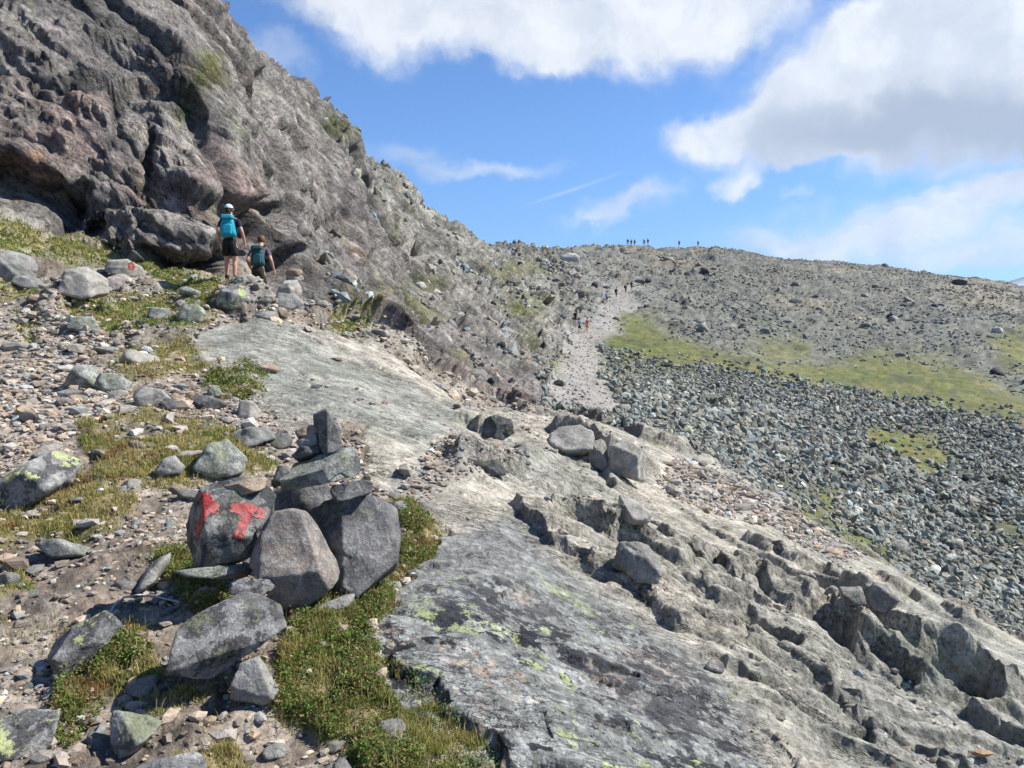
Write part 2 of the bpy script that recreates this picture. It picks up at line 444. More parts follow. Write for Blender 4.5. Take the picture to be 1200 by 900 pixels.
def ledge(pts, h, back=1.0, front=.25, w=.04, rag=.055, taper=.06):
    """a step in the rock: the land behind the line stands h above the land before it"""
    W = np.array([spot(*p)[:2] for p in pts])
    lo = W.min(0) - back * 3 - .5; hi = W.max(0) + back * 3 + .5
    idx = np.nonzero((P0[:, 0] > lo[0]) & (P0[:, 0] < hi[0]) & (P0[:, 1] > lo[1]) & (P0[:, 1] < hi[1]) & (DIST < 22))[0]
    if not len(idx): return
    w1 = worley(B[idx] / (1.1, .5, .6), 81); w2 = worley(B[idx] / (.4, .25, .3), 83)      # joints: the edge breaks back block by block
    q = P0[idx, :2] + rag * np.stack([w1[2] - .5 + .35 * (w2[2] - .5), w1[3] - .5 + .35 * (w2[3] - .5)], 1) * .9 + .45 * rag * np.stack([fbm(P0[idx], 1.2, 2, 81), fbm(P0[idx] + 9, 1.2, 2, 83)], 1)
    L = np.linalg.norm(np.diff(W, axis=0), axis=1); tot = L.sum(); acc = 0
    best = np.full(len(idx), 1e9); sd = np.zeros(len(idx)); tt = np.zeros(len(idx))
    for k in range(len(W) - 1):
        a, b = W[k], W[k + 1]; e = b - a
        r = q - a
        t = r @ e / (e @ e); tc = np.clip(t, 0, 1)
        o = r - tc[:, None] * e
        dd = np.hypot(o[:, 0], o[:, 1])
        side = np.sign(e[0] * r[:, 1] - e[1] * r[:, 0])
        n = dd < best
        best = np.where(n, dd, best); sd = np.where(n, dd * side, sd); tt = np.where(n, (acc + tc * L[k]) / tot, tt)
        acc += L[k]
    end = sstep(0, taper, tt) * sstep(1, 1 - taper, tt) if taper else 1
    hh = .64 * h * (1 + .18 * fbm(P0[idx], .8, 2, 85) + .3 * (w1[3] - .5))
    up = sstep(-w, w, sd) * np.exp(-np.maximum(sd, 0) / back) - .35 * sstep(w, -w, sd) * np.exp(np.minimum(sd, 0) / front)
    DZ[idx] += hh * up * end * (1 - .0 * m_bed[idx])
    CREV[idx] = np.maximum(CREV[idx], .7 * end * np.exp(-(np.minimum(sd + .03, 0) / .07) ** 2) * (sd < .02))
def crack(pts, depth, w):
    W = np.array([spot(*p)[:2] for p in pts])
    lo = W.min(0) - .5; hi = W.max(0) + .5
    idx = np.nonzero((P0[:, 0] > lo[0]) & (P0[:, 0] < hi[0]) & (P0[:, 1] > lo[1]) & (P0[:, 1] < hi[1]) & (DIST < 22))[0]
    q = P0[idx, :2] + .05 * np.stack([fbm(P0[idx], .25, 3, 91), fbm(P0[idx] + 9, .25, 3, 93)], 1)
    dm = np.full(len(idx), 1e9); te = np.zeros(len(idx))
    for a, b in zip(W[:-1], W[1:]):
        e = b - a; r = q - a
        t = np.clip(r @ e / (e @ e), 0, 1)
        dm = np.minimum(dm, np.hypot(*(r - t[:, None] * e).T))
    ww = w * np.clip(.6 + fbm(P0[idx], .15, 2, 95), .05, 1.5)
    g = np.exp(-(dm / ww) ** 2)
    DZ[idx] -= depth * g
    CREV[idx] = np.maximum(CREV[idx], g)
ledge([(598,585),(640,640),(700,682),(752,710),(790,742),(838,760)], .17, .7, .3)
ledge([(645,612),(690,632),(722,652)], .22, .6)
ledge([(715,650),(745,655),(775,672),(800,690)], .26, .7)
ledge([(757,640),(797,668),(837,668),(852,684),(885,690),(905,708)], .30, .9)
ledge([(838,720),(880,735),(915,762),(940,790)], .28, .7)
ledge([(930,688),(962,700),(990,728)], .34, .8)
ledge([(925,722),(965,735),(996,755),(1000,780)], .42, .7)
ledge([(1012,778),(1045,795),(1078,822)], .5, 1.2)
ledge([(1072,803),(1100,812),(1140,830),(1176,852)], .75, 2.0, taper=.06)
ledge([(1130,848),(1165,868),(1230,905)], .35, .8)
ledge([(1180,740),(1240,775),(1300,800)], .3, .8)
ledge([(885,800),(930,808),(985,818)], .16, .5); ledge([(920,785),(960,800),(985,815)], .14, .5)
ledge([(905,825),(950,835),(1000,850)], .14, .5); ledge([(1000,845),(1060,862),(1110,880)], .14, .6)
ledge([(1040,690),(1065,700),(1078,712)], .4, .5); ledge([(1100,710),(1112,720),(1125,735)], .4, .6)
ledge([(870,645),(885,655),(898,668)], .18, .6)
ledge([(640,505),(690,520),(725,545),(755,565)], .62, .9, .3, rag=.25)
ledge([(693,492),(750,514),(800,532),(850,548)], .5, 1.6, .3, w=.08)
ledge([(542,545),(575,552),(605,557)], .35, .5, rag=.2)
ledge([(555,505),(575,512),(600,512)], .45, .5, rag=.2)
ledge([(612,537),(660,548),(705,562),(720,580)], .28, .8); ledge([(633,578),(660,583),(690,588)], .2, .6)
ledge([(840,545),(880,555),(920,580)], .3, .8)
ledge([(447,767),(472,790),(507,796),(520,828),(550,850),(580,872),(592,915)], .10, .6, .2, w=.02, rag=.05)
ledge([(230,430),(300,470),(390,478),(440,498)], .08, .7, w=.08); ledge([(380,398),(440,430),(500,460),(560,492)], .12, 1.0, w=.1)
for c in ([(577,687),(600,700),(618,712)], [(625,718),(640,728)], [(660,740),(690,758),(715,768)], [(727,772),(745,782)], [(757,792),(775,812)],
          [(505,690),(515,702)], [(520,735),(545,752),(575,787)], [(670,790),(700,815),(730,850),(745,880)], [(700,780),(735,820)], [(556,830),(575,855),(600,880)],
          [(635,850),(650,880)], [(590,660),(640,690)], [(820,830),(850,860),(890,895)], [(610,760),(650,785)], [(760,840),(790,870)]):
    crack(c, .03, .009)
for c in ([(290,405),(340,430),(370,455)], [(410,470),(470,478),(520,470)], [(930,690),(1000,740),(1060,770)], [(960,640),(1040,690),(1130,750)], [(1000,700),(1090,770)], [(880,620),(960,670)]):
    crack(c, .05, .025)

def soften(a, n, across=0):
    g = a.reshape(nc, NROW)
    for _ in range(n + across): g[1:-1] = .25 * g[:-2] + .5 * g[1:-1] + .25 * g[2:]
    for _ in range(n):
        g[:, 1:-1] = .25 * g[:, :-2] + .5 * g[:, 1:-1] + .25 * g[:, 2:]
    return g.ravel()
DISP = soften(DISP, 0, 2); DZ = soften(DZ, 0, 3); DH = soften(DH, 1, 1)
NH = N0 * (1, 1, 0); NH /= np.linalg.norm(NH, axis=1, keepdims=True) + 1e-6
P = P0 + N0 * DISP[:, None] + NH * DH[:, None]
P[:, 2] += DZ
# spread the rows evenly over the finished relief, so that steep faces get their share, then add the fine breakage
NR1, NROW = NROW, 1560
pack = np.concatenate([P, P0, np.stack([m_bed, m_cliff, m_hill, m_ground, m_path, m_trail, m_dirt, m_grass, m_gfar, m_broken, CREV, TINT, TINT2], 1)], 1).reshape(nc, NR1, -1).astype(np.float32)
new = np.zeros((nc, NROW, pack.shape[2]), np.float32)
def respread(j):
    c = pack[j]
    r = np.maximum(np.hypot(c[:, 0], c[:, 1]), .3); t = (c[:, 2] - EYE) / r
    rm = .5 * (r[1:] + r[:-1]); dt = np.diff(t)
    wl = np.interp(rm, [.5, 3, 6, 20, 24, 60, 250], [120, 240, 420, 420, 160, 160, 90])
    ds = np.where(dt > 0, 1.0, .45) * np.abs(dt) * 870 + np.abs(np.diff(np.log(r))) * wl + 1e-4
    s = np.concatenate([[0], np.cumsum(ds)])
    return s
S_ = np.stack([respread(j) for j in range(nc)])
q = np.stack([np.interp(np.linspace(0, s[-1], NROW), s, np.arange(NR1)) for s in S_])
for _ in range(3):
    pad = np.vstack([q[:1]] * 12 + [q] + [q[-1:]] * 12)
    cs = np.cumsum(np.vstack([np.zeros((1, NROW)), pad]), 0)
    q = (cs[25:] - cs[:-25]) / 25
k0 = np.clip(q.astype(int), 0, NR1 - 2); fq = (q - k0)[..., None].astype(np.float32)
jj_ = np.arange(nc)[:, None]
new = pack[jj_, k0] * (1 - fq) + pack[jj_, k0 + 1] * fq
new = new.reshape(nc * NROW, -1).astype(np.float64)
P = np.stack([soften(np.ascontiguousarray(new[:, k]), 0, 2) for k in range(3)], 1); P0 = new[:, 3:6]
m_bed, m_cliff, m_hill, m_ground, m_path, m_trail, m_dirt, m_grass, m_gfar, m_broken, CREV, TINT, TINT2 = (np.ascontiguousarray(new[:, 6 + k]) for k in range(13))
del pack, new
DIST = np.linalg.norm(P - (0, 0, EYE), axis=1)
U, V = project(P)
B = np.stack([P @ fr[0], P @ fr[1], P @ fr[2]], 1)
WOB_U = fbm(P, 1.0, 4, 5); WOB_B = fbm(P + 31, 9.0, 4, 6)
NRM = grid_normals(P.reshape(nc, NROW, 3)).reshape(-1, 3)
D2 = np.zeros(len(P))
def fine_facets(idx, size, amp, tilt, aniso, seed, crack=.3):
    d, r, e = facets(B[idx], size, amp, tilt, aniso, seed, crack=crack)
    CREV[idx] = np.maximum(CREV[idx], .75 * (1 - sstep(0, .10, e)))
    return d, r
i = np.nonzero((m_cliff > .02) & (DIST < 60))[0]
pl = sstep(-.35, .45, fbm(P[i], 4.0, 3, 215)); a1, r1_ = fine_facets(i, .8, .19, .26, (.45, 1, 1.3), 201); a2, r2_ = fine_facets(i, .27, .055, .095, (.5, 1, 1.25), 203)
a1 = a1 * (.4 + .6 * pl); a2 = a2 * (.45 + .55 * pl)
D2[i] += m_cliff[i] * (a1 + a2 * sstep(45, 25, DIST[i])); TINT2[i] = r1_ - .5
i = np.nonzero((m_cliff > .02) & (DIST >= 40))[0]
a1, r1_ = fine_facets(i, 1.9, .5, .75, (.5, 1, 1.25), 205); a2, r2_ = fine_facets(i, .8, .2, .32, (.6, 1, 1.2), 206)
D2[i] += m_cliff[i] * (a1 + a2) * sstep(40, 60, DIST[i]); TINT2[i] += (r1_ - .5) * sstep(40, 60, DIST[i])
i = np.nonzero((m_hill > .02) & (m_trail < .9))[0]
a1, r1_ = fine_facets(i, 2.2, .30, .45, (.6, 1, 1.3), 207); a2, r2_ = fine_facets(i, .8, .14, .22, (.7, 1, 1.2), 208)
D2[i] += m_hill[i] * (1 - .8 * m_gfar[i]) * (1 - m_trail[i]) * (a1 * sstep(40, 110, DIST[i]) * .6 + a2 * .5); TINT2[i] = r2_ - .5
i = np.nonzero((m_bed > .02) & (DIST < 22))[0]
a1, r1_ = fine_facets(i, .30, .05, .07, (.45, 1, 1.2), 209, crack=.2); a2, r2_ = fine_facets(i, .10, .014, .024, (.5, 1, 1.2), 210, crack=.2)
st = sstep(.93, .75, NRM[i, 2])
amt = np.maximum(.12 + .20 * m_broken[i], 0.65 * st)
D2[i] += m_bed[i] * (a1 * amt + a2 * (.25 + .75 * amt) + .012 * fbm(B[i] * (.35, 1, 1.3), .12, 4, 211)); TINT2[i] = r1_ - .5
CREV[i] *= np.maximum(.4, amt)
i = np.nonzero((m_ground > .02) & (DIST < 24))[0]
a1, r1_ = fine_facets(i, .16, .035, .05, (.8, .8, .8), 212); a2, r2_ = fine_facets(i, .06, .012, .02, (.8, .8, .8), 213)
nog = 1 - .8 * m_grass[i]
D2[i] += m_ground[i] * nog * (a1 * (.3 + .5 * sstep(9, 13, DIST[i])) * (1 - .6 * m_path[i]) + a2 * .5) + m_ground[i] * m_grass[i] * .03 * fbm(P[i], .18, 3, 214); TINT2[i] = r1_ - .5
P = P + NRM * soften(D2, 0, 1)[:, None]
NRM = grid_normals(P.reshape(nc, NROW, 3)).reshape(-1, 3)
FLAT = sstep(.55, .9, NRM[:, 2])
P0 = P
# ----------------------------------------------------------------- what the surface is made of (reflectance, plus shade painted into the crevices)
def mix(c, col, w):
    return c + (np.array(col) - c) * np.clip(w, 0, 1)[:, None]
C = np.zeros((len(P), 3))
GREY = [[(452,770),(470,690),(500,650),(540,618),(600,590),(640,640),(700,690),(760,730),(815,765),(880,850),(910,930),(450,930)]]
m_grey = union(GREY, soft=16, dmax=12) * m_bed

i = np.nonzero(m_cliff > .005)[0]; p = P[i]; bb = B[i]; di = DIST[i]
n_big = fbm(p, 6, 3, 101); n_mid = fbm(p, 1.1, 4, 102); n_bed = fbm(bb * (.35, 1, 1.3), 1.6, 4, 104)
c = mix(np.ones((len(i), 1)) * (.235, .215, .195), (.375, .342, .305), sstep(-.6, .6, n_big + .6 * n_mid + .7 * TINT2[i]))
c = mix(c, (.40, .28, .235), sstep(-.05, .5, fbm(p, 5.0, 3, 110) + .5 * TINT[i]) * .7 * sstep(45, 30, di))
c = mix(c, (.30, .29, .25), sstep(.1, .5, n_bed) * .5)
c = mix(c, (.27, .285, .215), sstep(45, 90, di) * .4)
c = mix(c, (.085, .085, .08), sstep(.25, .65, fbm(p * (1, 1, .28), 1.5, 4, 112)) * .65 * sstep(70, 40, di))
c = mix(c, (.26, .28, .15), sstep(.3, .7, fbm(p, .9, 3, 114)) * .4)
c = mix(c, (.42, .23, .11), sstep(.58, .75, fbm(p, 1.4, 3, 115)) * .6)
c = mix(c, (.33, .27, .235), sstep(100, 150, di) * .5)
C[i] += c * m_cliff[i, None]

i = np.nonzero(m_bed > .005)[0]; p = P[i]; bb = B[i]
n_big = fbm(p, 6, 2, 101); n_mid = fbm(p, 1.1, 4, 102); n_bed = fbm(bb * (.35, 1, 1.3), 1.6, 4, 104)
b = mix(np.ones((len(i), 1)) * (.335, .308, .252), (.485, .438, .355), sstep(-.5, .6, n_mid + .5 * n_bed + .3 * TINT2[i]))
b = mix(b, (.25, .265, .23), sstep(0, .6, n_big) * .6)
b = mix(b, (.43, .325, .25), sstep(.0, .7, fbm(p, 3.0, 3, 120)) * .5 * sstep(2.2, 5, p[:, 0]))
b = mix(b, (.25, .24, .208), m_broken[i] * sstep(-.15, .5, n_bed + .3 * TINT[i]) * .5)
b = mix(b, (.24, .235, .17), sstep(.25, .6, fbm(p, .5, 4, 121)) * .45)
b = mix(b, (.15, .15, .145), sstep(.3, .6, fbm(bb * (.3, 1, 1), .3, 4, 134)) * .45)
m_green = union([[(225,388),(320,368),(400,415),(470,445),(540,488),(500,530),(440,505),(340,472),(270,432)]], soft=14, dmax=19)
b = b + (mix(np.ones((len(i), 1)) * (.215, .225, .192), (.32, .32, .275), sstep(-.5, .5, n_mid + .6 * n_bed)) - b) * (.8 * m_green[i, None])
k = np.nonzero(m_grey[i] > .005)[0]; pg = p[k]
g = mix(np.ones((len(k), 1)) * (.178, .182, .168), (.27, .275, .255), sstep(-.5, .5, fbm(B[i[k]] * (.5, 1, 1.2), .05, 4, 122)))
g = mix(g, (.17, .17, .172), sstep(.05, .5, fbm(pg, .5, 3, 123)) * .5)
low = sstep(4.6, 3.6, DIST[i[k]] + .8 * n_mid[k])
g = mix(g, (.19, .20, .185), low * .3)
b[k] = b[k] * (1 - m_grey[i[k], None]) + g * m_grey[i[k], None]
C[i] += b * m_bed[i, None]

i = np.nonzero(m_hill > .005)[0]; p = P[i]; di = DIST[i]
n_far = fbm(p, 2.2, 4, 109); n_hug = fbm(p, 22, 3, 108)
h = mix(np.ones((len(i), 1)) * (.115, .120, .097), (.178, .176, .145), sstep(-.6, .6, n_far + TINT2[i]))
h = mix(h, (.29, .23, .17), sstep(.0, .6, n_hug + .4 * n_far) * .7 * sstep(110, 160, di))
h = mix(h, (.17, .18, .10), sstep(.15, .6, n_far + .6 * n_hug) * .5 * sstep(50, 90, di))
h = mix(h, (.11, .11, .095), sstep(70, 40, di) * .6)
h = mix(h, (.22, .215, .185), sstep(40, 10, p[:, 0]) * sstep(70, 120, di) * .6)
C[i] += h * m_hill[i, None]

i = np.nonzero(m_ground > .005)[0]; p = P[i]; di = DIST[i]
n_mid = fbm(p, 1.1, 3, 102); n_sm = fbm(p, .22, 4, 103)
s = mix(np.ones((len(i), 1)) * (.24, .19, .145), (.38, .325, .265), sstep(-.4, .4, n_sm + .5 * n_mid + .5 * TINT2[i]))
s = mix(s, (.11, .083, .062), sstep(.05, .45, fbm(p, .5, 4, 130)) * .7)
s = mix(s, (.41, .34, .27), m_path[i] * .8)
s = mix(s, (.29, .27, .225), sstep(10, 13, di) * sstep(-.3, .3, n_mid + TINT2[i]) * .85)
C[i] += s * m_ground[i, None]
C /= np.maximum(m_cliff + m_bed + m_hill + m_ground, .05)[:, None]
C = mix(C, (.285, .265, .235), m_trail * .8)
i = np.nonzero(m_grass > .01)[0]; p = P[i]; n_sm = fbm(p, .22, 4, 103); n_mid = fbm(p, 1.1, 3, 102)
gr = mix(np.ones((len(i), 1)) * (.16, .145, .045), (.26, .21, .09), sstep(-.4, .4, n_sm + .4 * n_mid))
gr = mix(gr, (.07, .095, .022), sstep(0, .5, fbm(p, .6, 3, 131)) * .8)
gr = mix(gr, (.15, .08, .045), sstep(.25, .55, fbm(p, .4, 3, 132)) * .6)
C[i] = C[i] * (1 - .85 * m_grass[i, None]) + .85 * gr * m_grass[i, None]
i = np.nonzero(m_gfar > .01)[0]; p = P[i]; n_far = fbm(p, 2.2, 4, 109); n_hug = fbm(p, 22, 3, 108)
gf = mix(np.ones((len(i), 1)) * (.115, .138, .019), (.17, .150, .042), sstep(-.3, .4, n_far + .3 * n_hug + .5 * fbm(p, .5, 3, 144)))
gf = mix(gf, (.080, .105, .02), sstep(.1, .6, fbm(p, 5, 3, 133)) * .6)
C[i] = C[i] * (1 - .92 * m_gfar[i, None]) + .92 * gf * m_gfar[i, None]
C = mix(C, (.05, .047, .042), CREV * .65 * (1 - m_grass) * (1 - m_trail))  # painted shade: crevices and the feet of ledges darkened in the colour
fine = vnoise(P * 14, 140) * sstep(14, 8, DIST) + vnoise(P * 3.1, 141) * sstep(8, 14, DIST) * sstep(50, 30, DIST) + vnoise(P * .9, 142) * sstep(30, 50, DIST)
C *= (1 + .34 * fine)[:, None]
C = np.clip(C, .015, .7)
LICH = np.zeros(len(P)); LICH[:] = m_grey * (.12 + .88 * sstep(6.6, 4.0, DIST + 1.3 * fbm(P, 1.2, 3, 150)))
# ----------------------------------------------------------------- node helpers
def new_mat(name):
    m = bpy.data.materials.new(name); m.use_nodes = True
    nt = m.node_tree
    return m, nt, nt.nodes['Principled BSDF']
def nd(nt, kind, **kw):
    n = nt.nodes.new(kind)
    for k, v in kw.items():
        if k in n.inputs: n.inputs[k].default_value = v
        else: setattr(n, k, v)
    return n
def lk(nt, a, b): nt.links.new(a, b)
def noise_node(nt, vec, scale, detail=4, rough=.6):
    n = nd(nt, 'ShaderNodeTexNoise', Scale=scale, Detail=detail, Roughness=rough)
    if vec is not None: lk(nt, vec, n.inputs['Vector'])
    return n.outputs['Fac']
def math_(nt, op, a, b=0.0, c=None):
    n = nt.nodes.new('ShaderNodeMath'); n.operation = op
    for i, x in enumerate((a, b) if c is None else (a, b, c)):
        if isinstance(x, (int, float)): n.inputs[i].default_value = x
        else: lk(nt, x, n.inputs[i])
    return n.outputs[0]
def ramp(nt, fac, lo, hi):
    n = nd(nt, 'ShaderNodeMapRange', interpolation_type='SMOOTHSTEP'); n.inputs['From Min'].default_value = lo; n.inputs['From Max'].default_value = hi
    lk(nt, fac, n.inputs['Value']); return n.outputs['Result']
def mixc(nt, fac, a, b):
    n = nt.nodes.new('ShaderNodeMix'); n.data_type = 'RGBA'
    for s, x in ((n.inputs[0], fac), (n.inputs[6], a), (n.inputs[7], b)):
        if isinstance(x, (int, float)): s.default_value = x
        elif isinstance(x, tuple): s.default_value = (*x, 1)
        else: lk(nt, x, s)
    return n.outputs[2]

def land_material(name, scale, bump, dist, lichen=False, grain=1.0, pits=.4, streak=None):
    m, nt, bs = new_mat(name)
    at = nd(nt, 'ShaderNodeAttribute', attribute_name='Col')
    geo = nt.nodes.new('ShaderNodeNewGeometry'); pos = geo.outputs['Position']
    f1 = noise_node(nt, pos, scale, 8, .72)
    f2 = noise_node(nt, pos, scale * 6, 5, .72)
    base = at.outputs['Color']
    if lichen:
        L = at.outputs['Alpha']
        a = noise_node(nt, pos, 7, 9, .72); b = noise_node(nt, pos, 13, 8, .7); c = noise_node(nt, pos, 1.6, 3, .5); d = noise_node(nt, pos, 9, 7, .68); e = noise_node(nt, pos, 22, 6, .7)
        sh = nt.nodes.new('ShaderNodeVectorMath'); sh.operation = 'ADD'; lk(nt, pos, sh.inputs[0]); sh.inputs[1].default_value = (13.3, 7.7, 3.1)
        g = noise_node(nt, sh.outputs[0], 8, 8, .7); h2 = noise_node(nt, sh.outputs[0], 1.3, 2, .5)
        base = mixc(nt, math_(nt, 'MULTIPLY', ramp(nt, e, .50, .60), math_(nt, 'MULTIPLY_ADD', L, .55, .1)), base, (.40, .42, .40))
        base = mixc(nt, math_(nt, 'MULTIPLY', math_(nt, 'MULTIPLY', L, .5), ramp(nt, math_(nt, 'MULTIPLY_ADD', h2, .8, b), 1.01, 1.05)), base, (.42, .29, .20))
        base = mixc(nt, math_(nt, 'MULTIPLY', L, ramp(nt, math_(nt, 'MULTIPLY_ADD', c, .55, a), .80, .84)), base, (.030, .031, .038))
        yk = ramp(nt, math_(nt, 'MULTIPLY_ADD', h2, -.8, math_(nt, 'MULTIPLY_ADD', e, .25, g)), .335, .37)
        base = mixc(nt, math_(nt, 'MULTIPLY', math_(nt, 'MULTIPLY_ADD', L, .75, .12), yk), base, (.36, .41, .19))
    k = math_(nt, 'MULTIPLY_ADD', math_(nt, 'SUBTRACT', f1, .5), 2.3 * grain, 1.0)
    k = math_(nt, 'MULTIPLY_ADD', math_(nt, 'SUBTRACT', f2, .5), 2.0 * grain, k)
    pit = ramp(nt, math_(nt, 'MULTIPLY_ADD', f1, .5, f2), .66, .58)
    k = math_(nt, 'MULTIPLY', k, math_(nt, 'MULTIPLY_ADD', pit, -pits * grain, 1.0))
    k = math_(nt, 'MAXIMUM', k, .2)
    s = math_(nt, 'MULTIPLY_ADD', f2, .45, f1)
    if streak:                                # fine joints and banding that follow the bedding
        cb = nt.nodes.new('ShaderNodeCombineXYZ')
        for i_, (v, m_) in enumerate(zip(fr, streak[:3])):
            dt = nt.nodes.new('ShaderNodeVectorMath'); dt.operation = 'DOT_PRODUCT'; lk(nt, pos, dt.inputs[0]); dt.inputs[1].default_value = tuple(v * m_)
            lk(nt, dt.outputs['Value'], cb.inputs[i_])
        n1_ = noise_node(nt, cb.outputs[0], 1.0, 5, .55); n2_ = noise_node(nt, cb.outputs[0], 2.6, 5, .6); n3_ = noise_node(nt, pos, streak[3], 3, .5)
        on = ramp(nt, n3_, .44, .58)
        lines_ = None
        for n_, wd in ((n1_, .010), (n2_, .014)):
            ln_ = math_(nt, 'MULTIPLY', ramp(nt, math_(nt, 'ABSOLUTE', math_(nt, 'SUBTRACT', n_, .5)), wd, .0), on)
            lines_ = ln_ if lines_ is None else math_(nt, 'MAXIMUM', lines_, ln_)
        k = math_(nt, 'MULTIPLY', k, math_(nt, 'MULTIPLY_ADD', math_(nt, 'SUBTRACT', n2_, .5), 1.5, 1.0))
        k = math_(nt, 'MULTIPLY', math_(nt, 'MAXIMUM', k, .2), math_(nt, 'MULTIPLY_ADD', lines_, -.68, 1.0))
        s = math_(nt, 'MULTIPLY_ADD', lines_, -.35, math_(nt, 'MULTIPLY_ADD', n2_, .5, s))
    mul = nt.nodes.new('ShaderNodeVectorMath'); mul.operation = 'SCALE'
    lk(nt, base, mul.inputs[0]); lk(nt, k, mul.inputs['Scale'])
    lk(nt, mul.outputs[0], bs.inputs['Base Color'])
    bs.inputs['Roughness'].default_value = .85
    bs.inputs['Specular IOR Level'].default_value = .25
    b = nd(nt, 'ShaderNodeBump', Strength=bump, Distance=dist)
    lk(nt, s, b.inputs['Height']); lk(nt, b.outputs[0], bs.inputs['Normal'])
    return m
MAT = {
 'cliff': land_material('weathered cliff rock', 1.5, .95, .30, pits=.5, streak=(.35, 1.6, 1.9, .35)),
 'rock_slab': land_material('ice-worn slab rock', 4.5, .85, .075, True, streak=(.55, 5.0, 5.0, 1.1)),
 'ground': land_material('stony soil and turf', 16, .8, .03),
 'path': land_material('trodden gravel', 6, .8, .03, grain=.7),
 'hillside': land_material('rubble hillside', 1.6, .7, .12, grain=.7),
}
def structure(name, o=None):
    o['kind'] = 'structure'; return o

def mesh_from(name, verts, faces4=None, faces3=None, col=None, smooth=True, alpha=None):
    me = bpy.data.meshes.new(name)
    loops = []
    sizes = []
    if faces4 is not None and len(faces4): loops.append(faces4.ravel()); sizes.append(np.full(len(faces4), 4))
    if faces3 is not None and len(faces3): loops.append(faces3.ravel()); sizes.append(np.full(len(faces3), 3))
    loops = np.concatenate(loops).astype(np.int32); sizes = np.concatenate(sizes)
    me.vertices.add(len(verts)); me.vertices.foreach_set('co', np.ascontiguousarray(verts, np.float32).ravel())
    me.loops.add(len(loops)); me.loops.foreach_set('vertex_index', loops)
    me.polygons.add(len(sizes))
    st = np.concatenate([[0], np.cumsum(sizes)[:-1]]).astype(np.int32)
    me.polygons.foreach_set('loop_start', st); 
    me.polygons.foreach_set('use_smooth', np.full(len(sizes), smooth))
    if col is not None:
        a = me.attributes.new('Col', 'FLOAT_COLOR', 'POINT')
        a.data.foreach_set('color', np.ascontiguousarray(np.hstack([col, np.ones((len(col), 1)) if alpha is None else alpha[:, None]]), np.float32).ravel())
    me.update(calc_edges=True)
    return me
def link(name, me, mat=None, parent=None):
    o = bpy.data.objects.new(name, me); COL.objects.link(o)
    if mat is not None and not me.materials: me.materials.append(mat)
    if parent is not None: o.parent = parent
    return o

ii, jj = np.meshgrid(np.arange(nc - 1), np.arange(NROW - 1), indexing='ij')
q0 = (ii * NROW + jj).ravel()
QUADS = np.stack([q0, q0 + NROW, q0 + NROW + 1, q0 + 1], 1)
cls = np.argmax(np.stack([m_ground * (m_path < .5), m_path * m_ground * (m_path >= .5) + 1e-6, m_bed, m_cliff, m_hill * (m_trail < .5), m_trail * (m_trail >= .5) * np.maximum(m_hill, m_bed)]), 0)
fc = cls[QUADS[:, 0]]
for names, ks in (('ground', (0,)), ('path', (1, 5)), ('rock_slab', (2,)), ('cliff', (3,)), ('hillside', (4,))):
    f = QUADS[np.isin(fc, ks)]
    used, inv = np.unique(f.ravel(), return_inverse=True)
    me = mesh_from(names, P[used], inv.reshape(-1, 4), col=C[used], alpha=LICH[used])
    nn = NRM[used]
    me.normals_split_custom_set_from_vertices(nn.astype(np.float32))
    structure(names, link(names, me, MAT[names]))
# low country behind the ridge, out to the horizon
def plain_mesh():
    ring = [380, 700, 1500, 4000, 9500]; zs = [-25, -60, -90, -110, -120]
    n = 72; v = []; f = []
    for r, z in zip(ring, zs):
        for k in range(n):
            a = 2 * math.pi * k / n
            v.append((r * math.sin(a), r * math.cos(a), z))
    for i in range(len(ring) - 1):
        for k in range(n):
            f.append((i * n + k, i * n + (k + 1) % n, (i + 1) * n + (k + 1) % n, (i + 1) * n + k))
    v = np.array(v, float)
    return mesh_from('valley', v, np.array(f)[:, ::-1], col=np.ones((len(v), 1)) * (.12, .13, .09))
structure('valley', link('valley', plain_mesh(), MAT['hillside']))
TB = None
def tree_of(v, q):
    return BVHTree.FromPolygons(v.tolist(), q.tolist())
# a picking surface at half resolution
sub_i = np.arange(49, 49 + NCOL, 2); sub_j = np.arange(0, NROW, 2)
_gi = (sub_i[:, None] * NROW + sub_j[None]).ravel()
_n0, _n1 = len(sub_i), len(sub_j)
a, b_ = np.meshgrid(np.arange(_n0 - 1), np.arange(_n1 - 1), indexing='ij')
_q = (a * _n1 + b_).ravel()
TB = tree_of(P[_gi], np.stack([_q, _q + _n1, _q + _n1 + 1, _q + 1], 1))
def pick(u, v):
    """the place on the finished land seen at a photo pixel"""
    h = TB.ray_cast(Vector((0, 0, EYE)), Vector(ray(u, v)).normalized())
    return h[0], h[1]
def drop(x, y, up=40):
    h = TB.ray_cast(Vector((x, y, up)), Vector((0, 0, -1)))
    return h[0].z if h[0] is not None else float(land(np.array([x]), np.array([y]))[0])
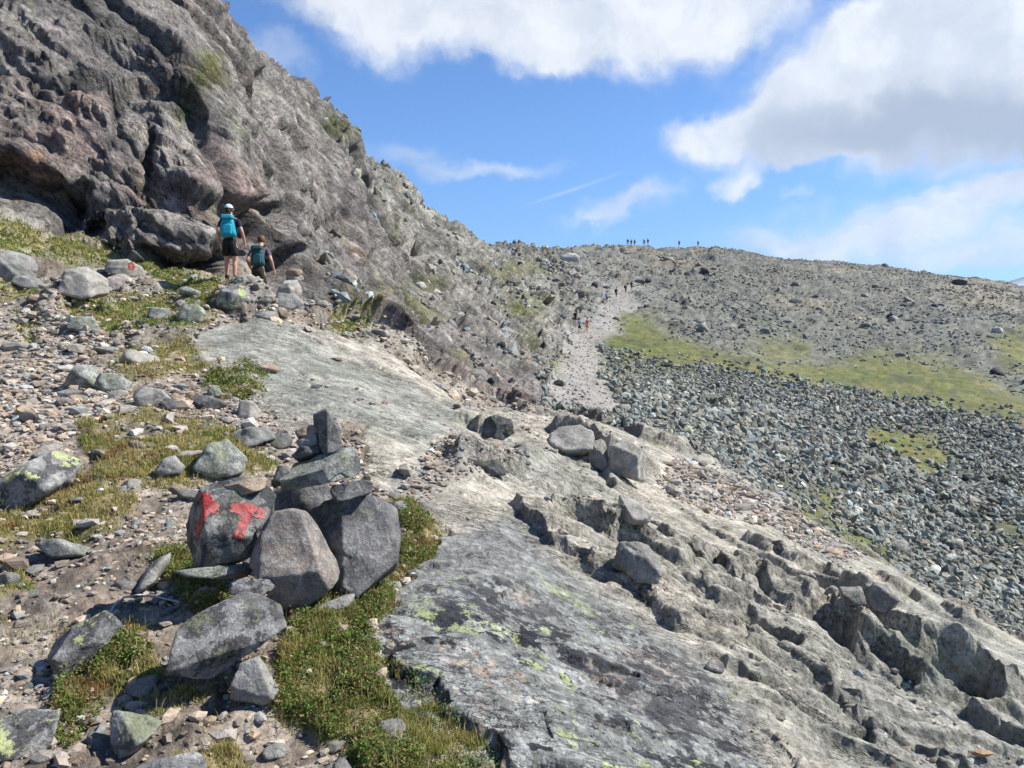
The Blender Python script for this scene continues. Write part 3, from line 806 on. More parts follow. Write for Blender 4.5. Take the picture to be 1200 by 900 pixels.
# ----------------------------------------------------------------- rocks
def thing(o, label, cat, group=None):
    o['label'] = label; o['category'] = cat
    if group: o['group'] = group
    return o
def ico(n):
    bm = bmesh.new(); bmesh.ops.create_icosphere(bm, subdivisions=n, radius=1)
    v = np.array([x.co[:] for x in bm.verts]); f = np.array([[y.index for y in x.verts] for x in bm.faces]); bm.free()
    return v / np.linalg.norm(v, axis=1, keepdims=True), f
ICO = {n: ico(n) for n in (1, 2, 3, 4, 5, 6)}
def hull(dirs, planes, p=18):
    """a block cut by planes (normal, distance), its edges worn round"""
    n = np.array([q[0] for q in planes], float); d = np.array([q[1] for q in planes], float)
    n /= np.linalg.norm(n, axis=1, keepdims=True)
    k = np.maximum(dirs @ n.T / d, 0)
    return dirs * ((k ** p).sum(1) ** (-1 / p))[:, None]
def random_planes(rng, n=12, lo=.62, hi=1.0):
    v = rng.normal(size=(n, 3)); v /= np.linalg.norm(v, axis=1, keepdims=True)
    pl = [(x, rng.uniform(lo, hi)) for x in v]
    for ax in np.vstack([np.eye(3), -np.eye(3)]): pl.append((ax + rng.normal(size=3) * .18, rng.uniform(.8, 1.0)))
    return pl
def roughen(v, size, amp, seed):
    c = v.mean(0); n = v - c; n /= np.linalg.norm(n, axis=1, keepdims=True) + 1e-9
    q = v + seed * 3.7
    w = worley(q / size, 7)
    d = amp * (.6 * fbm(q, size * 1.6, 4, 5) + .8 * (w[2] - .5) * sstep(0, .2, w[1] - w[0]) + .5 * w[4]) + .12 * amp * fbm(q, size * .22, 3, 6)
    return v + n * d[:, None]

def rock_material(name, c1, c2, black=.5, white=.5, yellow=.5, scale=9.0, speck=1.0):
    m, nt, bs = new_mat(name)
    oi = nt.nodes.new('ShaderNodeObjectInfo'); tc = nt.nodes.new('ShaderNodeTexCoord')
    off = nt.nodes.new('ShaderNodeVectorMath'); off.operation = 'SCALE'; off.inputs[0].default_value = (37, 51, 23); lk(nt, oi.outputs['Random'], off.inputs['Scale'])
    ad = nt.nodes.new('ShaderNodeVectorMath'); ad.operation = 'ADD'; lk(nt, tc.outputs['Object'], ad.inputs[0]); lk(nt, off.outputs[0], ad.inputs[1])
    p = ad.outputs[0]
    a = noise_node(nt, p, scale * .6, 6, .65); b = noise_node(nt, p, scale * 2.2, 6, .7); c = noise_node(nt, p, scale * 7, 5, .72); d = noise_node(nt, p, scale * 1.1, 5, .7)
    e = noise_node(nt, p, scale * .35, 3, .5)
    col = mixc(nt, ramp(nt, a, .38, .62), c1, c2)
    if white: col = mixc(nt, math_(nt, 'MULTIPLY', ramp(nt, b, .50, .57), white), col, (.46, .465, .43))
    if black: col = mixc(nt, math_(nt, 'MULTIPLY', ramp(nt, math_(nt, 'MULTIPLY_ADD', e, .5, d), .73, .78), black), col, (.028, .029, .032))
    if yellow: col = mixc(nt, math_(nt, 'MULTIPLY', ramp(nt, math_(nt, 'MULTIPLY_ADD', a, -.7, math_(nt, 'ADD', b, e)), .72, .80), yellow), col, (.38, .41, .20))
    k = math_(nt, 'MULTIPLY_ADD', c, 1.6 * speck, 1 - .8 * speck)
    k = math_(nt, 'MULTIPLY', k, math_(nt, 'MULTIPLY_ADD', oi.outputs['Random'], .35, .83))
    mul = nt.nodes.new('ShaderNodeVectorMath'); mul.operation = 'SCALE'; lk(nt, col, mul.inputs[0]); lk(nt, k, mul.inputs['Scale'])
    lk(nt, mul.outputs[0], bs.inputs['Base Color']); bs.inputs['Roughness'].default_value = .85; bs.inputs['Specular IOR Level'].default_value = .25
    h = math_(nt, 'MULTIPLY_ADD', c, .4, b)
    bp = nd(nt, 'ShaderNodeBump', Strength=.9, Distance=.22 / scale); lk(nt, h, bp.inputs['Height']); lk(nt, bp.outputs[0], bs.inputs['Normal'])
    return m
RM = {
 'slabby': rock_material('fractured slab rock', (.19, .182, .16), (.38, .355, .305), .2, .25, .05, 9),
 'lichen': rock_material('grey stone with black and white lichen', (.12, .12, .118), (.24, .235, .22), .85, .6, .25, 11),
 'green': rock_material('grey green lichened stone', (.17, .18, .155), (.30, .31, .27), .6, .55, .3, 12),
 'brown': rock_material('rusty brown broken stone', (.20, .18, .163), (.34, .275, .225), .35, .55, .0, 12),
 'dark': rock_material('dark slate stone', (.07, .07, .072), (.15, .145, .14), .5, .25, .12, 10),
 'yellow': rock_material('stone with yellow map lichen', (.14, .14, .14), (.27, .265, .25), .75, .5, 1.0, 9),
 'pale': rock_material('pale loose stone', (.26, .24, .205), (.385, .355, .305), .15, .3, .08, 14),
 'plain': rock_material('plain grey stone', (.19, .185, .175), (.31, .30, .275), .25, .35, .08, 12),
 'tan': rock_material('tan flat stone', (.22, .16, .11), (.36, .28, .20), .15, .2, .0, 12),
 'far': rock_material('far boulder stone', (.18, .172, .15), (.31, .295, .255), .3, .3, .12, 1.6),
 'fardark': rock_material('dark far boulder', (.04, .04, .04), (.09, .088, .082), .2, .1, .0, 1.6),
 'farpale': rock_material('pale far boulder', (.42, .40, .35), (.52, .50, .45), .1, .1, .0, 1.6),
 'farlichen': rock_material('yellow green lichened boulder', (.40, .43, .22), (.50, .52, .30), .05, .3, .5, 1.6),
}
def frame_at(u, v):
    d = ray(u, v); d = d / np.linalg.norm(d)
    e = np.cross(d, (0, 0, 1)); e /= np.linalg.norm(e)
    return e, np.cross(e, d), d          # across, up, away
ROCKS = []
def stone(name, label, outline, mat, depth=None, thick=.75, front=(), lean=.35, seed=1, sub=4, rough=.05, sink=.5, group=None, cat='rock', sharp=70, behind=None):
    """a rock whose outline was read off the photograph, given its place, real size and thickness"""
    rng = np.random.default_rng(seed)
    o = np.array(outline, float)
    if (np.roll(o[:, 0], -1) * o[:, 1] - o[:, 0] * np.roll(o[:, 1], -1)).sum() > 0: o = o[::-1]   # anticlockwise with v down
    cu, cv = (o.min(0) + o.max(0)) / 2
    lowest = o[o[:, 1].argmax()]
    if depth is None:
        hit = pick(cu, o[:, 1].max() - 1)[0]
        base = math.hypot(hit.x, hit.y) if hit is not None else 4
    else: base = depth
    if behind is None: behind = .85 if depth is None else .5
    e, up, d = frame_at(cu, cv)
    w = ray(cu, cv)
    hor = math.hypot(w[0], w[1])
    m0 = base / hor * np.linalg.norm(w) / F
    half = thick * min(np.ptp(o[:, 0]), np.ptp(o[:, 1])) * .5 * m0
    if thick > 1.5: half = thick * .25 * (np.ptp(o[:, 0]) + np.ptp(o[:, 1])) * .5 * m0
    rr = base + half * behind
    ctr = np.array((0, 0, EYE)) + w * (rr / hor)
    s = rr / hor * np.linalg.norm(w) / F / np.linalg.norm(((cu - 600) / F, 1, (450 - cv) / F)) * 1.0
    s = np.linalg.norm(ctr - (0, 0, EYE)) / math.sqrt(F * F + (cu - 600) ** 2 + (450 - cv) ** 2)
    a = np.stack([(o[:, 0] - cu) * s, -(o[:, 1] - cv) * s], 1)
    planes = []
    for (p, q) in zip(a, np.roll(a, -1, 0)):
        t = q - p; L = np.linalg.norm(t)
        if L < 1e-6: continue
        n = np.array((t[1], -t[0])) / L
        dist = n @ p
        if dist < 0: n, dist = -n, -dist
        k = rng.normal() * lean * .5
        planes.append(((n[0], n[1], k), max(dist, .02 * half) / math.sqrt(1 + k * k) * (1 + .0 * k)))
    fr_ = front or [((rng.normal() * lean, rng.normal() * lean + .25, -1), half * rng.uniform(.8, 1)) for _ in range(3)]
    for n, dd in fr_:
        n = np.array(n, float); planes.append((n / np.linalg.norm(n), dd if not front else dd * half))
    for _ in range(3): planes.append(((rng.normal() * .4, rng.normal() * .4, 1), half * rng.uniform(.8, 1)))
    dirs, f = ICO[sub]
    size = max(np.ptp(a[:, 0]), np.ptp(a[:, 1]))
    dd = dirs * (np.ptp(a[:, 0]), np.ptp(a[:, 1]), 2 * half); dd /= np.linalg.norm(dd, axis=1, keepdims=True)
    v = hull(dd, planes, sharp)
    for _ in range(5):                       # chips knocked off the edges
        n = rng.normal(size=3); n /= np.linalg.norm(n)
        planes.append((n, (v @ n).max() * rng.uniform(.80, .93)))
    v = hull(dd, planes, sharp)
    v = roughen(v, size * .35, size * rough, seed)
    Rm = np.stack([e, up, d], 0)
    vw = v @ Rm
    f = f[:, ::-1]
    me = mesh_from(name, vw, faces3=f, smooth=True)
    ob = link(name, me, RM[mat]); ob.location = ctr
    thing(ob, label, cat, group); ROCKS.append((ob, cu, cv))
    return ob, vw + ctr, f

# --- the waymark cairn
trock, tv, tf = stone('cairn_stone', 'dark cairn stone painted with two red trail marks', [(208,620),(231,574),(250,565),(300,562),(321,568),(325,582),(309,628),(297,652),(278,660),(240,668),(216,648)], 'lichen', 4.15, .8,
  front=[((-1.0, .05, -.32), .80), ((.30, .30, -1), .80), ((.1, -.45, -1), .95)], seed=3, sub=6, rough=.032)
stone('cairn_stone', 'rusty brown angular stone leaning in front of the cairn', [(321,598),(345,596),(361,602),(380,630),(399,667),(397,684),(372,709),(344,720),(328,715),(300,660),(300,645),(309,618)], 'brown', 3.98, .6,
  front=[((-.12, .10, -1), .8), ((.9, .35, -.6), 1.0), ((-.1, -.6, -.9), .95)], seed=5, sub=6, rough=.032)
stone('cairn_stone', 'large grey brown block forming the right side of the cairn', [(360,595),(392,586),(441,583),(463,596),(468,636),(464,666),(450,678),(414,698),(396,702),(376,660)], 'dark', 4.3, .9,
  front=[((-.75, .15, -.75), .85), ((.35, .2, -1), .85)], seed=7, sub=6, rough=.032)
stone('cairn_stone', 'thin tan slab lying on the stone with red marks', [(262,568),(285,563),(309,560),(309,574),(290,578),(268,578)], 'tan', 4.2, 1.6, seed=9, sub=5, rough=.03)
stone('cairn_stone', 'purplish flat stone wedged under the cairn cap slab', [(386,569),(410,565),(436,564),(433,580),(410,586),(392,588)], 'dark', 4.3, 1.3, seed=11, sub=5, rough=.03)
stone('cairn_stone', 'dark filling stone in the shade below the cairn cap slab', [(322,572),(350,566),(392,572),(398,600),(360,606),(318,604)], 'dark', 4.75, .8, seed=12, sub=4, rough=.03)
stone('cairn_stone', 'broad mossy cap slab tilted across the top of the cairn', [(328,570),(343,545),(370,535),(414,525),(421,540),(418,558),(396,562),(360,572),(335,575)], 'green', 4.35, 1.3,
  front=[((-.25, .9, -.7), .9), ((.5, -.2, -1), .9), ((-.1, -.5, -1), .85)], seed=13, sub=6, rough=.03)
stone('cairn_stone', 'dark jagged stone standing upright on top of the cairn', [(370,486),(384,477),(390,490),(397,500),(401,527),(379,533),(372,515)], 'dark', 4.45, .9, front=[((.4, .1, -1), .8), ((-.6, .1, -.8), .8)], seed=15, sub=5, rough=.04)
stone('cairn_stone', 'small dark stone leaning under the left end of the cap slab', [(318,566),(327,546),(333,545),(346,556),(340,568)], 'dark', 4.4, .9, seed=17, sub=4)
stone('cairn_stone', 'topmost thin slab beside the upright stone on the cairn', [(345,505),(360,499),(371,500),(372,509),(350,513)], 'tan', 4.5, 2.2, seed=19, sub=4)
stone('cairn_stone', 'middle thin slab of the little stack beside the upright stone', [(347,517),(358,510),(373,510),(374,521),(352,525)], 'plain', 4.47, 2.2, seed=21, sub=4)
stone('cairn_stone', 'lowest thin slab of the little stack beside the upright stone', [(343,533),(352,524),(376,521),(380,534),(350,541)], 'dark', 4.45, 2.2, seed=23, sub=4)
stone('cairn_stone', 'flat grey slab under the stone with red marks', [(216,665),(245,663),(290,664),(297,672),(270,680),(235,674)], 'green', 4.1, 1.8, seed=25, sub=4)
stone('cairn_stone', 'black and white speckled stone wedged below the brown stone', [(268,684),(290,678),(314,682),(321,692),(310,700),(285,698),(272,694)], 'lichen', 3.85, 1.2, seed=27, sub=5)
stone('rock', 'big flat grey green rock with black lichen in front of the cairn', [(200,775),(212,730),(244,702),(294,696),(330,720),(335,745),(294,766),(250,790),(212,807)], 'lichen', 3.36, .5,
  front=[((-.1, .75, -.75), .6), ((.15, -.8, -.8), .9)], seed=29, sub=6, rough=.02)
stone('rock', 'triangular grey stone under the edge of the big flat rock', [(286,775),(303,772),(326,811),(305,828),(270,812)], 'plain', 3.25, .9, front=[((.8, .4, -.5), .8), ((-.3, .1, -1), .8)], seed=31, sub=5)
stone('rock', 'low grey slab between the brown stone and the moss', [(370,713),(390,703),(417,698),(412,708),(385,728),(368,730)], 'plain', 3.95, 1.5, seed=33, sub=4)
stone('rock', 'grey rock with yellow lichen and a green plant at its right', [(61,762),(82,736),(124,722),(133,744),(111,766),(68,784)], 'yellow', None, .9, front=[((-.2, .6, -.8), .7), ((.3, -.5, -1), .9)], seed=35, sub=5)
stone('rock', 'yellow spotted rock at the bottom left edge of the ground', [(-12,846),(22,832),(69,846),(60,872),(40,885),(-12,874)], 'yellow', None, .9, front=[((-.1, .7, -.75), .65), ((.3, -.3, -1), .9)], seed=37, sub=5)
stone('rock', 'pale wedge of rock pointing up through the turf', [(136,828),(160,836),(190,852),(170,872),(141,890),(134,860)], 'green', None, .8, front=[((.3, .6, -.8), .6), ((-.7, .1, -.7), .8)], seed=39, sub=5)
stone('rock', 'grey rock cut off by the bottom edge of the view', [(150,898),(185,888),(235,889),(252,905),(245,930),(160,930)], 'yellow', 2.55, .9, seed=41, sub=4)
stone('rock', 'black and white rock with a yellow lichen patch beside the path', [(0,562),(22,548),(58,528),(90,546),(80,572),(40,596),(8,594)], 'yellow', None, .9, front=[((.3, .65, -.7), .6), ((-.6, -.1, -.8), .8)], seed=43, sub=5)
stone('rock', 'rounded lichened rock in the turf behind the cairn', [(228,545),(245,520),(268,515),(288,540),(282,556),(250,562)], 'green', None, .9, seed=45, sub=5)
stone('rock', 'small rounded stone in the turf left of the lichened rock', [(182,552),(190,538),(205,534),(215,548),(210,558),(190,560)], 'plain', None, .9, seed=47, sub=4)
stone('rock', 'flat pale green slab lying in the gravel left of the cairn', [(45,633),(62,632),(100,648),(98,660),(68,658),(55,645)], 'green', None, 1.5, seed=49, sub=4)
stone('rock', 'long thin grey slab half buried left of the big flat rock', [(158,690),(170,672),(186,656),(200,650),(196,664),(175,690),(165,697)], 'plain', None, 1.0, seed=51, sub=4)
stone('rock', 'round grey cobble at the bottom below the triangular stone', [(305,880),(315,872),(332,872),(341,884),(335,890),(312,890)], 'plain', None, .9, seed=53, sub=4, sharp=8)
stone('rock', 'wedge of pale rock lying alone on the slab', [(715,581),(729,580),(748,590),(763,601),(758,612),(742,614),(723,606)], 'pale', None, .7, front=[((.2, .6, -.75), .6), ((-.8, -.1, -.6), .8)], seed=55, sub=5, behind=.3)
stone('rock', 'dark rounded boulder by the slab lip below the trail', [(562,514),(566,492),(580,487),(598,492),(602,508),(590,515)], 'dark', None, .9, seed=57, sub=5)
stone('rock', 'dark low rock on the slab beneath the rounded boulder', [(549,552),(556,541),(580,541),(602,548),(600,558),(570,559)], 'dark', None, .9, seed=59, sub=4)
stone('rock', 'brown pebble lying in a slab hollow low on the right', [(826,782),(832,773),(845,774),(852,783),(846,790),(832,789)], 'brown', None, .9, seed=61, sub=4, sharp=8)
stone('rock', 'lichened ledge stone at the trail bend, leftmost of its row', [(75,452),(88,432),(110,428),(122,450),(115,458),(90,456)], 'green', None, .9, seed=63, sub=4)
stone('rock', 'pale green slab with a ridge, next along the trail edge', [(112,450),(120,436),(140,440),(153,452),(150,460),(120,460)], 'green', None, 1.0, seed=65, sub=4)
stone('rock', 'flat grey slab overhanging small stones at the trail edge', [(158,460),(170,452),(190,458),(198,468),(180,478),(162,472)], 'plain', None, 1.3, seed=67, sub=4)
stone('rock', 'bluish angular stone beside an orange one on the trail edge', [(188,474),(196,466),(212,472),(210,482),(196,482)], 'dark', None, 1.0, seed=69, sub=4)
stone('rock', 'small orange stone tucked between trail edge stones', [(198,466),(205,460),(217,466),(216,474),(208,474)], 'tan', None, 1.0, seed=71, sub=3)
stone('rock', 'long dark flat stone at the right end of the trail edge', [(219,468),(228,462),(250,466),(267,476),(258,482),(235,480)], 'dark', None, 1.2, seed=73, sub=4)
stone('rock', 'upright pale stone standing at the trail edge near the slab', [(279,490),(282,468),(296,470),(305,482),(300,492)], 'pale', None, .8, seed=75, sub=4)
stone('rock', 'grey green stone on the slope above the dark flat stone', [(240,466),(246,452),(256,452),(259,464),(250,468)], 'green', None, .9, seed=77, sub=4)
stone('rock', 'pale block behind the cairn where the slab begins', [(262,510),(290,500),(315,504),(322,516),(300,522),(268,520)], 'plain', None, 1.0, seed=79, sub=4)
stone('rock', 'dark broken stone behind the cairn in the turf', [(312,516),(326,506),(340,510),(343,522),(328,526)], 'dark', None, .9, seed=81, sub=4)
pr, pv, pf = stone('rock', 'pale waymark rock with a red paint patch below the cliff', [(125,318),(128,306),(150,304),(164,312),(168,324),(150,326)], 'pale', None, 1.0, seed=83, sub=4)
stone('rock', 'pinkish rock under the painted waymark rock', [(118,337),(125,326),(145,323),(156,330),(152,341),(130,342)], 'brown', None, 1.0, seed=85, sub=4)
stone('rock', 'big pale broken boulder left of the painted waymark rock', [(70,345),(80,318),(105,310),(122,322),(122,346),(100,352),(80,352)], 'pale', None, .9, seed=87, sub=5)
stone('rock', 'green lichened boulder with a dark side in the upper turf', [(174,372),(178,360),(196,362),(204,368),(200,376),(182,376)], 'green', None, .9, seed=89, sub=4)
stone('rock', 'bluish white boulder at the edge of bright green grass', [(208,374),(214,358),(232,356),(240,366),(236,378),(218,378)], 'green', None, .9, seed=91, sub=4)
stone('rock', 'flat bluish stone at the left edge below the turf', [(16,332),(20,324),(38,324),(50,332),(46,337),(24,337)], 'plain', None, 1.2, seed=93, sub=4)
stone('rock', 'low brown stone on the bare ground under the bluish stone', [(31,352),(36,345),(52,346),(58,352),(50,356)], 'tan', None, 1.2, seed=95, sub=3)
stone('rock', 'squarish stone pair by the trail at the left edge', [(2,408),(8,401),(30,401),(34,409),(28,412),(8,412)], 'pale', None, 1.2, seed=97, sub=3)
stone('rock', 'small green stone in brown heather above the trail', [(80,388),(84,372),(108,371),(113,386),(100,392)], 'green', None, .9, seed=99, sub=4)
stone('rock', 'yellow green sunlit rock at the feet of the hikers', [(252,352),(258,338),(286,336),(296,352),(280,364),(258,362)], 'yellow', None, .9, seed=101, sub=4)
stone('rock', 'long grey rock hiding the lower legs of the second hiker', [(272,350),(276,334),(295,332),(310,345),(314,352),(296,358)], 'plain', 16.2, .9, seed=103, sub=4)
stone('rock', 'grey block right of the second hiker on the path rim', [(322,352),(326,344),(345,346),(356,356),(340,364),(326,362)], 'plain', None, .9, seed=105, sub=4)
stone('rock', 'pale block behind the second hiker at the cliff foot', [(324,345),(332,330),(348,328),(354,342),(346,350)], 'pale', 18.6, .9, seed=107, sub=4)
for k, (pts, lab, mt) in enumerate([
  ([(334,323),(338,316),(352,315),(355,320),(348,324)], 'top flat stone of the little stack right of the second hiker', 'tan'),
  ([(334,329),(337,323),(354,322),(356,328),(345,331)], 'lower flat stone of the little stack right of the second hiker', 'pale')]):
    stone('rock', lab, pts, mt, 18.8, 1.6, seed=111 + k, sub=3)
stone('rock', 'flat tan stone lying on the pale slab rim', [(295,400 + 32),(305,427),(326,430),(327,435),(310,437)], 'tan', None, 1.6, seed=115, sub=3)
# blocks broken out along the slab's ledges
for k, (lab, pts) in enumerate([
  ('rounded grey block at the left end of the broken step under the slab lip', [(643,524),(652,505),(680,497),(698,510),(694,532),(662,536)]),
  ('tall split block with a sunlit right side in the broken step', [(711,552),(714,524),(734,514),(753,530),(754,564),(735,560)]),
  ('dark narrow block wedged between the two step blocks', [(690,542),(693,516),(708,512),(714,540),(703,550)]),
  ('dark rough block under the lone wedge of rock', [(717,660),(727,638),(754,638),(775,658),(768,680),(738,680)]),
  ('small square block on the tan slab right of the shattered band', [(984,692),(1008,688),(1014,706),(990,712)]),
  ('dark pointed block beside the small square block', [(1014,706),(1022,686),(1038,684),(1050,704),(1040,716),(1022,714)]),
  ]):
    stone('rock', lab, pts, 'slabby', None, .9, seed=161 + k, sub=5, rough=.05, behind=.75, lean=.5)
stone('rock', 'bluish grey outcrop in the turf under the dark overhang', [(-18,332),(-18,298),(8,292),(32,302),(50,317),(44,328),(20,331)], 'plain', None, .7, front=[((.2, .5, -.8), .6), ((.6, -.1, -.8), .8), ((-.3, -.2, -1), .8)], seed=181, sub=5, rough=.04)
# far boulders that stand out
def boulder(label, u, v, wpx, hpx, mat, seed):
    o = [(u - wpx / 2, v + hpx * .35), (u - wpx * .38, v - hpx * .25), (u - wpx * .05, v - hpx / 2), (u + wpx * .33, v - hpx * .3), (u + wpx / 2, v + hpx * .2), (u + wpx * .3, v + hpx / 2), (u - wpx * .25, v + hpx / 2)]
    stone('boulder', label, o, mat, None, .9, seed=seed, sub=3, rough=.06, cat='boulder')
boulder('big white boulder just under the skyline above the trail', 668, 302, 26, 11, 'farpale', 131)
boulder('black boulder on the hillside below the skyline hikers', 826, 318, 11, 9, 'fardark', 132)
boulder('round boulder standing on the skyline of the ridge', 1037, 311, 9, 6, 'far', 133)
boulder('long dark boulder on the upper hillside at the far right', 1124, 331, 26, 8, 'fardark', 134)
boulder('yellow green boulder at the near edge of the scree', 806, 505, 13, 14, 'farlichen', 135)
boulder('dark boulder in the slope left of the trail top', 697, 334, 9, 8, 'fardark', 136)
boulder('small dark boulder beside the trail below the pair of walkers', 588, 404, 12, 9, 'fardark', 137)
boulder('rusty boulder among the grey scree', 1025, 564, 18, 11, 'far', 138)
boulder('pale boulder at the right edge of the grass band', 1168, 387, 12, 9, 'farpale', 139)
boulder('pale yellow stone lying in grass on the rocky flank', 492, 334, 18, 8, 'farpale', 140)
boulder('dark boulder at the foot of the trail gravel', 655, 449, 14, 9, 'fardark', 141)

# --- red paint, laid on the rock face as a thin coat
def paint(parent, v, f, poly, name, rag=1.2, cell=.7):
    tree = BVHTree.FromPolygons(v.tolist(), f.tolist())
    poly = np.array(poly, float)
    us = np.arange(poly[:, 0].min() - 2, poly[:, 0].max() + 2, cell); vsr = np.arange(poly[:, 1].min() - 2, poly[:, 1].max() + 2, cell)
    eye = Vector((0, 0, EYE)); pts = {}; quads = []; vs_ = []
    gu, gv = np.meshgrid(us, vsr, indexing='ij')
    h = {}
    for a_ in range(len(us)):
        for b2 in range(len(vsr)):
            hit = tree.ray_cast(eye, Vector(ray(us[a_], vsr[b2])).normalized())
            if hit[0] is not None: h[(a_, b2)] = hit
    P3 = np.array([x[0][:] for x in h.values()]); wob = dict(zip(h.keys(), zip(fbm(P3, .03, 3, 8) * rag, fbm(P3 + 5, .03, 3, 9) * rag)))
    chip = dict(zip(h.keys(), fbm(P3, .012, 3, 14) + .6 * fbm(P3, .05, 2, 15)))
    def inside(k):
        u_, v_ = us[k[0]] + wob[k][0] * 1.6, vsr[k[1]] + wob[k][1] * 1.6
        c = False
        for (x1, y1), (x2, y2) in zip(poly, np.roll(poly, -1, 0)):
            if (y1 > v_) != (y2 > v_) and u_ < (x2 - x1) * (v_ - y1) / (y2 - y1) + x1: c = not c
        return c and chip[k] > -.33
    for k in h:
        q = [k, (k[0] + 1, k[1]), (k[0] + 1, k[1] + 1), (k[0], k[1] + 1)]
        if all(x in h for x in q) and inside(k) and max((h[x][0] - h[k][0]).length for x in q) < .05 * max(1, h[k][3] / 5):
            for x in q:
                if x not in pts: pts[x] = len(vs_); vs_.append(np.array(h[x][0] + h[x][1] * .002) - np.array(parent.location))
            quads.append([pts[x] for x in q])
    if not quads: print('no paint', name); return
    o = link(name, mesh_from(name, np.array(vs_), np.array(quads)[:, ::-1]), RED); o.parent = parent
    return o
RED, _nt, _bs = new_mat('flaking red trail paint')
_tc = _nt.nodes.new('ShaderNodeTexCoord'); _n = noise_node(_nt, _tc.outputs['Object'], 60, 5, .7)
lk(_nt, mixc(_nt, ramp(_nt, _n, .36, .66), (.40, .020, .02), (.13, .035, .03)), _bs.inputs['Base Color']); _bs.inputs['Roughness'].default_value = .6
def sc_(l): return [(180 + x / 3.333, 460 + y / 3.333) for x, y in l]
paint(trock, tv, tf, sc_([(303,432),(360,428),(440,458),(430,490),(385,482),(365,520),(350,568),(312,566),(322,530),(340,480),(300,462)]), 'painted_mark')
paint(trock, tv, tf, sc_([(178,385),(215,392),(255,440),(250,476),(222,470),(200,490),(185,540),(162,578),(165,520),(190,455),(176,420)]), 'painted_mark')
paint(pr, pv, pf, [(149,308),(155,306),(158,312),(156,317),(150,316)], 'painted_mark', rag=.4, cell=.5)
# ----------------------------------------------------------------- people
def flat_mat(name, col, rough=.8, weave=60, amt=.25):
    m, nt, bs = new_mat(name)
    tc = nt.nodes.new('ShaderNodeTexCoord'); n = noise_node(nt, tc.outputs['Object'], weave, 3, .6)
    lo = tuple(c * (1 - amt) for c in col); hi = tuple(min(1, c * (1 + amt)) for c in col)
    lk(nt, mixc(nt, n, lo, hi), bs.inputs['Base Color']); bs.inputs['Roughness'].default_value = rough; bs.inputs['Specular IOR Level'].default_value = .3
    return m
PM = {k: flat_mat(n, c, r) for k, (n, c, r) in {  # one even base colour per cloth and for skin
 'skin': ('bare skin', (.46, .25, .17), .55), 'navy': ('navy shirt cloth', (.012, .014, .035), .85), 'black': ('black shorts cloth', (.010, .010, .012), .85),
 'teal': ('bright teal pack cloth', (.01, .27, .36), .6), 'dteal': ('dark teal pack cloth', (.015, .075, .085), .65), 'strap': ('black strap webbing', (.012, .012, .014), .7),
 'cap': ('pale blue cap cloth', (.42, .58, .70), .7), 'hair': ('brown hair', (.10, .055, .028), .6), 'dhair': ('dark brown hair', (.03, .02, .014), .6),
 'mauve': ('mauve grey shirt cloth', (.085, .07, .095), .85), 'olive': ('dark olive shorts cloth', (.026, .026, .018), .85), 'boot': ('dark hiking boots', (.025, .022, .02), .7), 'sock': ('grey socks', (.10, .10, .10), .9)}.items()}
def skin_mesh(name, verts, edges, rad, level=2, root=0):
    """one continuous skin grown over a jointed skeleton"""
    me = bpy.data.meshes.new(name); me.from_pydata(verts, edges, [])
    o = bpy.data.objects.new(name, me); COL.objects.link(o)
    sm = o.modifiers.new('skin', 'SKIN'); sm.use_smooth_shade = True; sm.branch_smoothing = .5
    ss = o.modifiers.new('sub', 'SUBSURF'); ss.levels = ss.render_levels = level
    for i, r in enumerate(rad):
        sv = me.skin_vertices[0].data[i]; sv.radius = r if isinstance(r, tuple) else (r, r); sv.use_root = (i == root)
    dg = bpy.context.evaluated_depsgraph_get(); dg.update()
    m2 = bpy.data.meshes.new_from_object(o.evaluated_get(dg)); m2.name = name
    bpy.data.objects.remove(o); bpy.data.meshes.remove(me)
    for pgn in m2.polygons: pgn.use_smooth = True
    return m2
class Skel:
    def __init__(s): s.v = []; s.e = []; s.r = []
    def add(s, p, r, parent=None):
        s.v.append(tuple(p)); s.r.append(r)
        if parent is not None: s.e.append((parent, len(s.v) - 1))
        return len(s.v) - 1
    def chain(s, start, pts):
        k = start
        for p, r in pts: k = s.add(p, r, k)
        return k
def hand(S, wrist, at, fwd, side, nrm):
    """palm, four unequal fingers and a thumb, all slightly curled"""
    at = Vector(at); fwd = Vector(fwd).normalized(); side = Vector(side).normalized(); nrm = Vector(nrm).normalized()
    palm = S.add(at + fwd * .055, (.034, .017), wrist)
    for k, (off, ln) in enumerate(((-.030, .062), (-.010, .074), (.011, .070), (.030, .055))):
        b = at + fwd * .085 + side * off
        S.chain(palm, [(b, .0095), (b + fwd * ln * .5 + nrm * .008, .0088), (b + fwd * ln * .9 + nrm * .028, .0075)])
    t = at + fwd * .03 - side * .036
    S.chain(palm, [(t, .012), (t - side * .022 + fwd * .026 + nrm * .01, .0105), (t - side * .024 + fwd * .055 + nrm * .02, .009)])
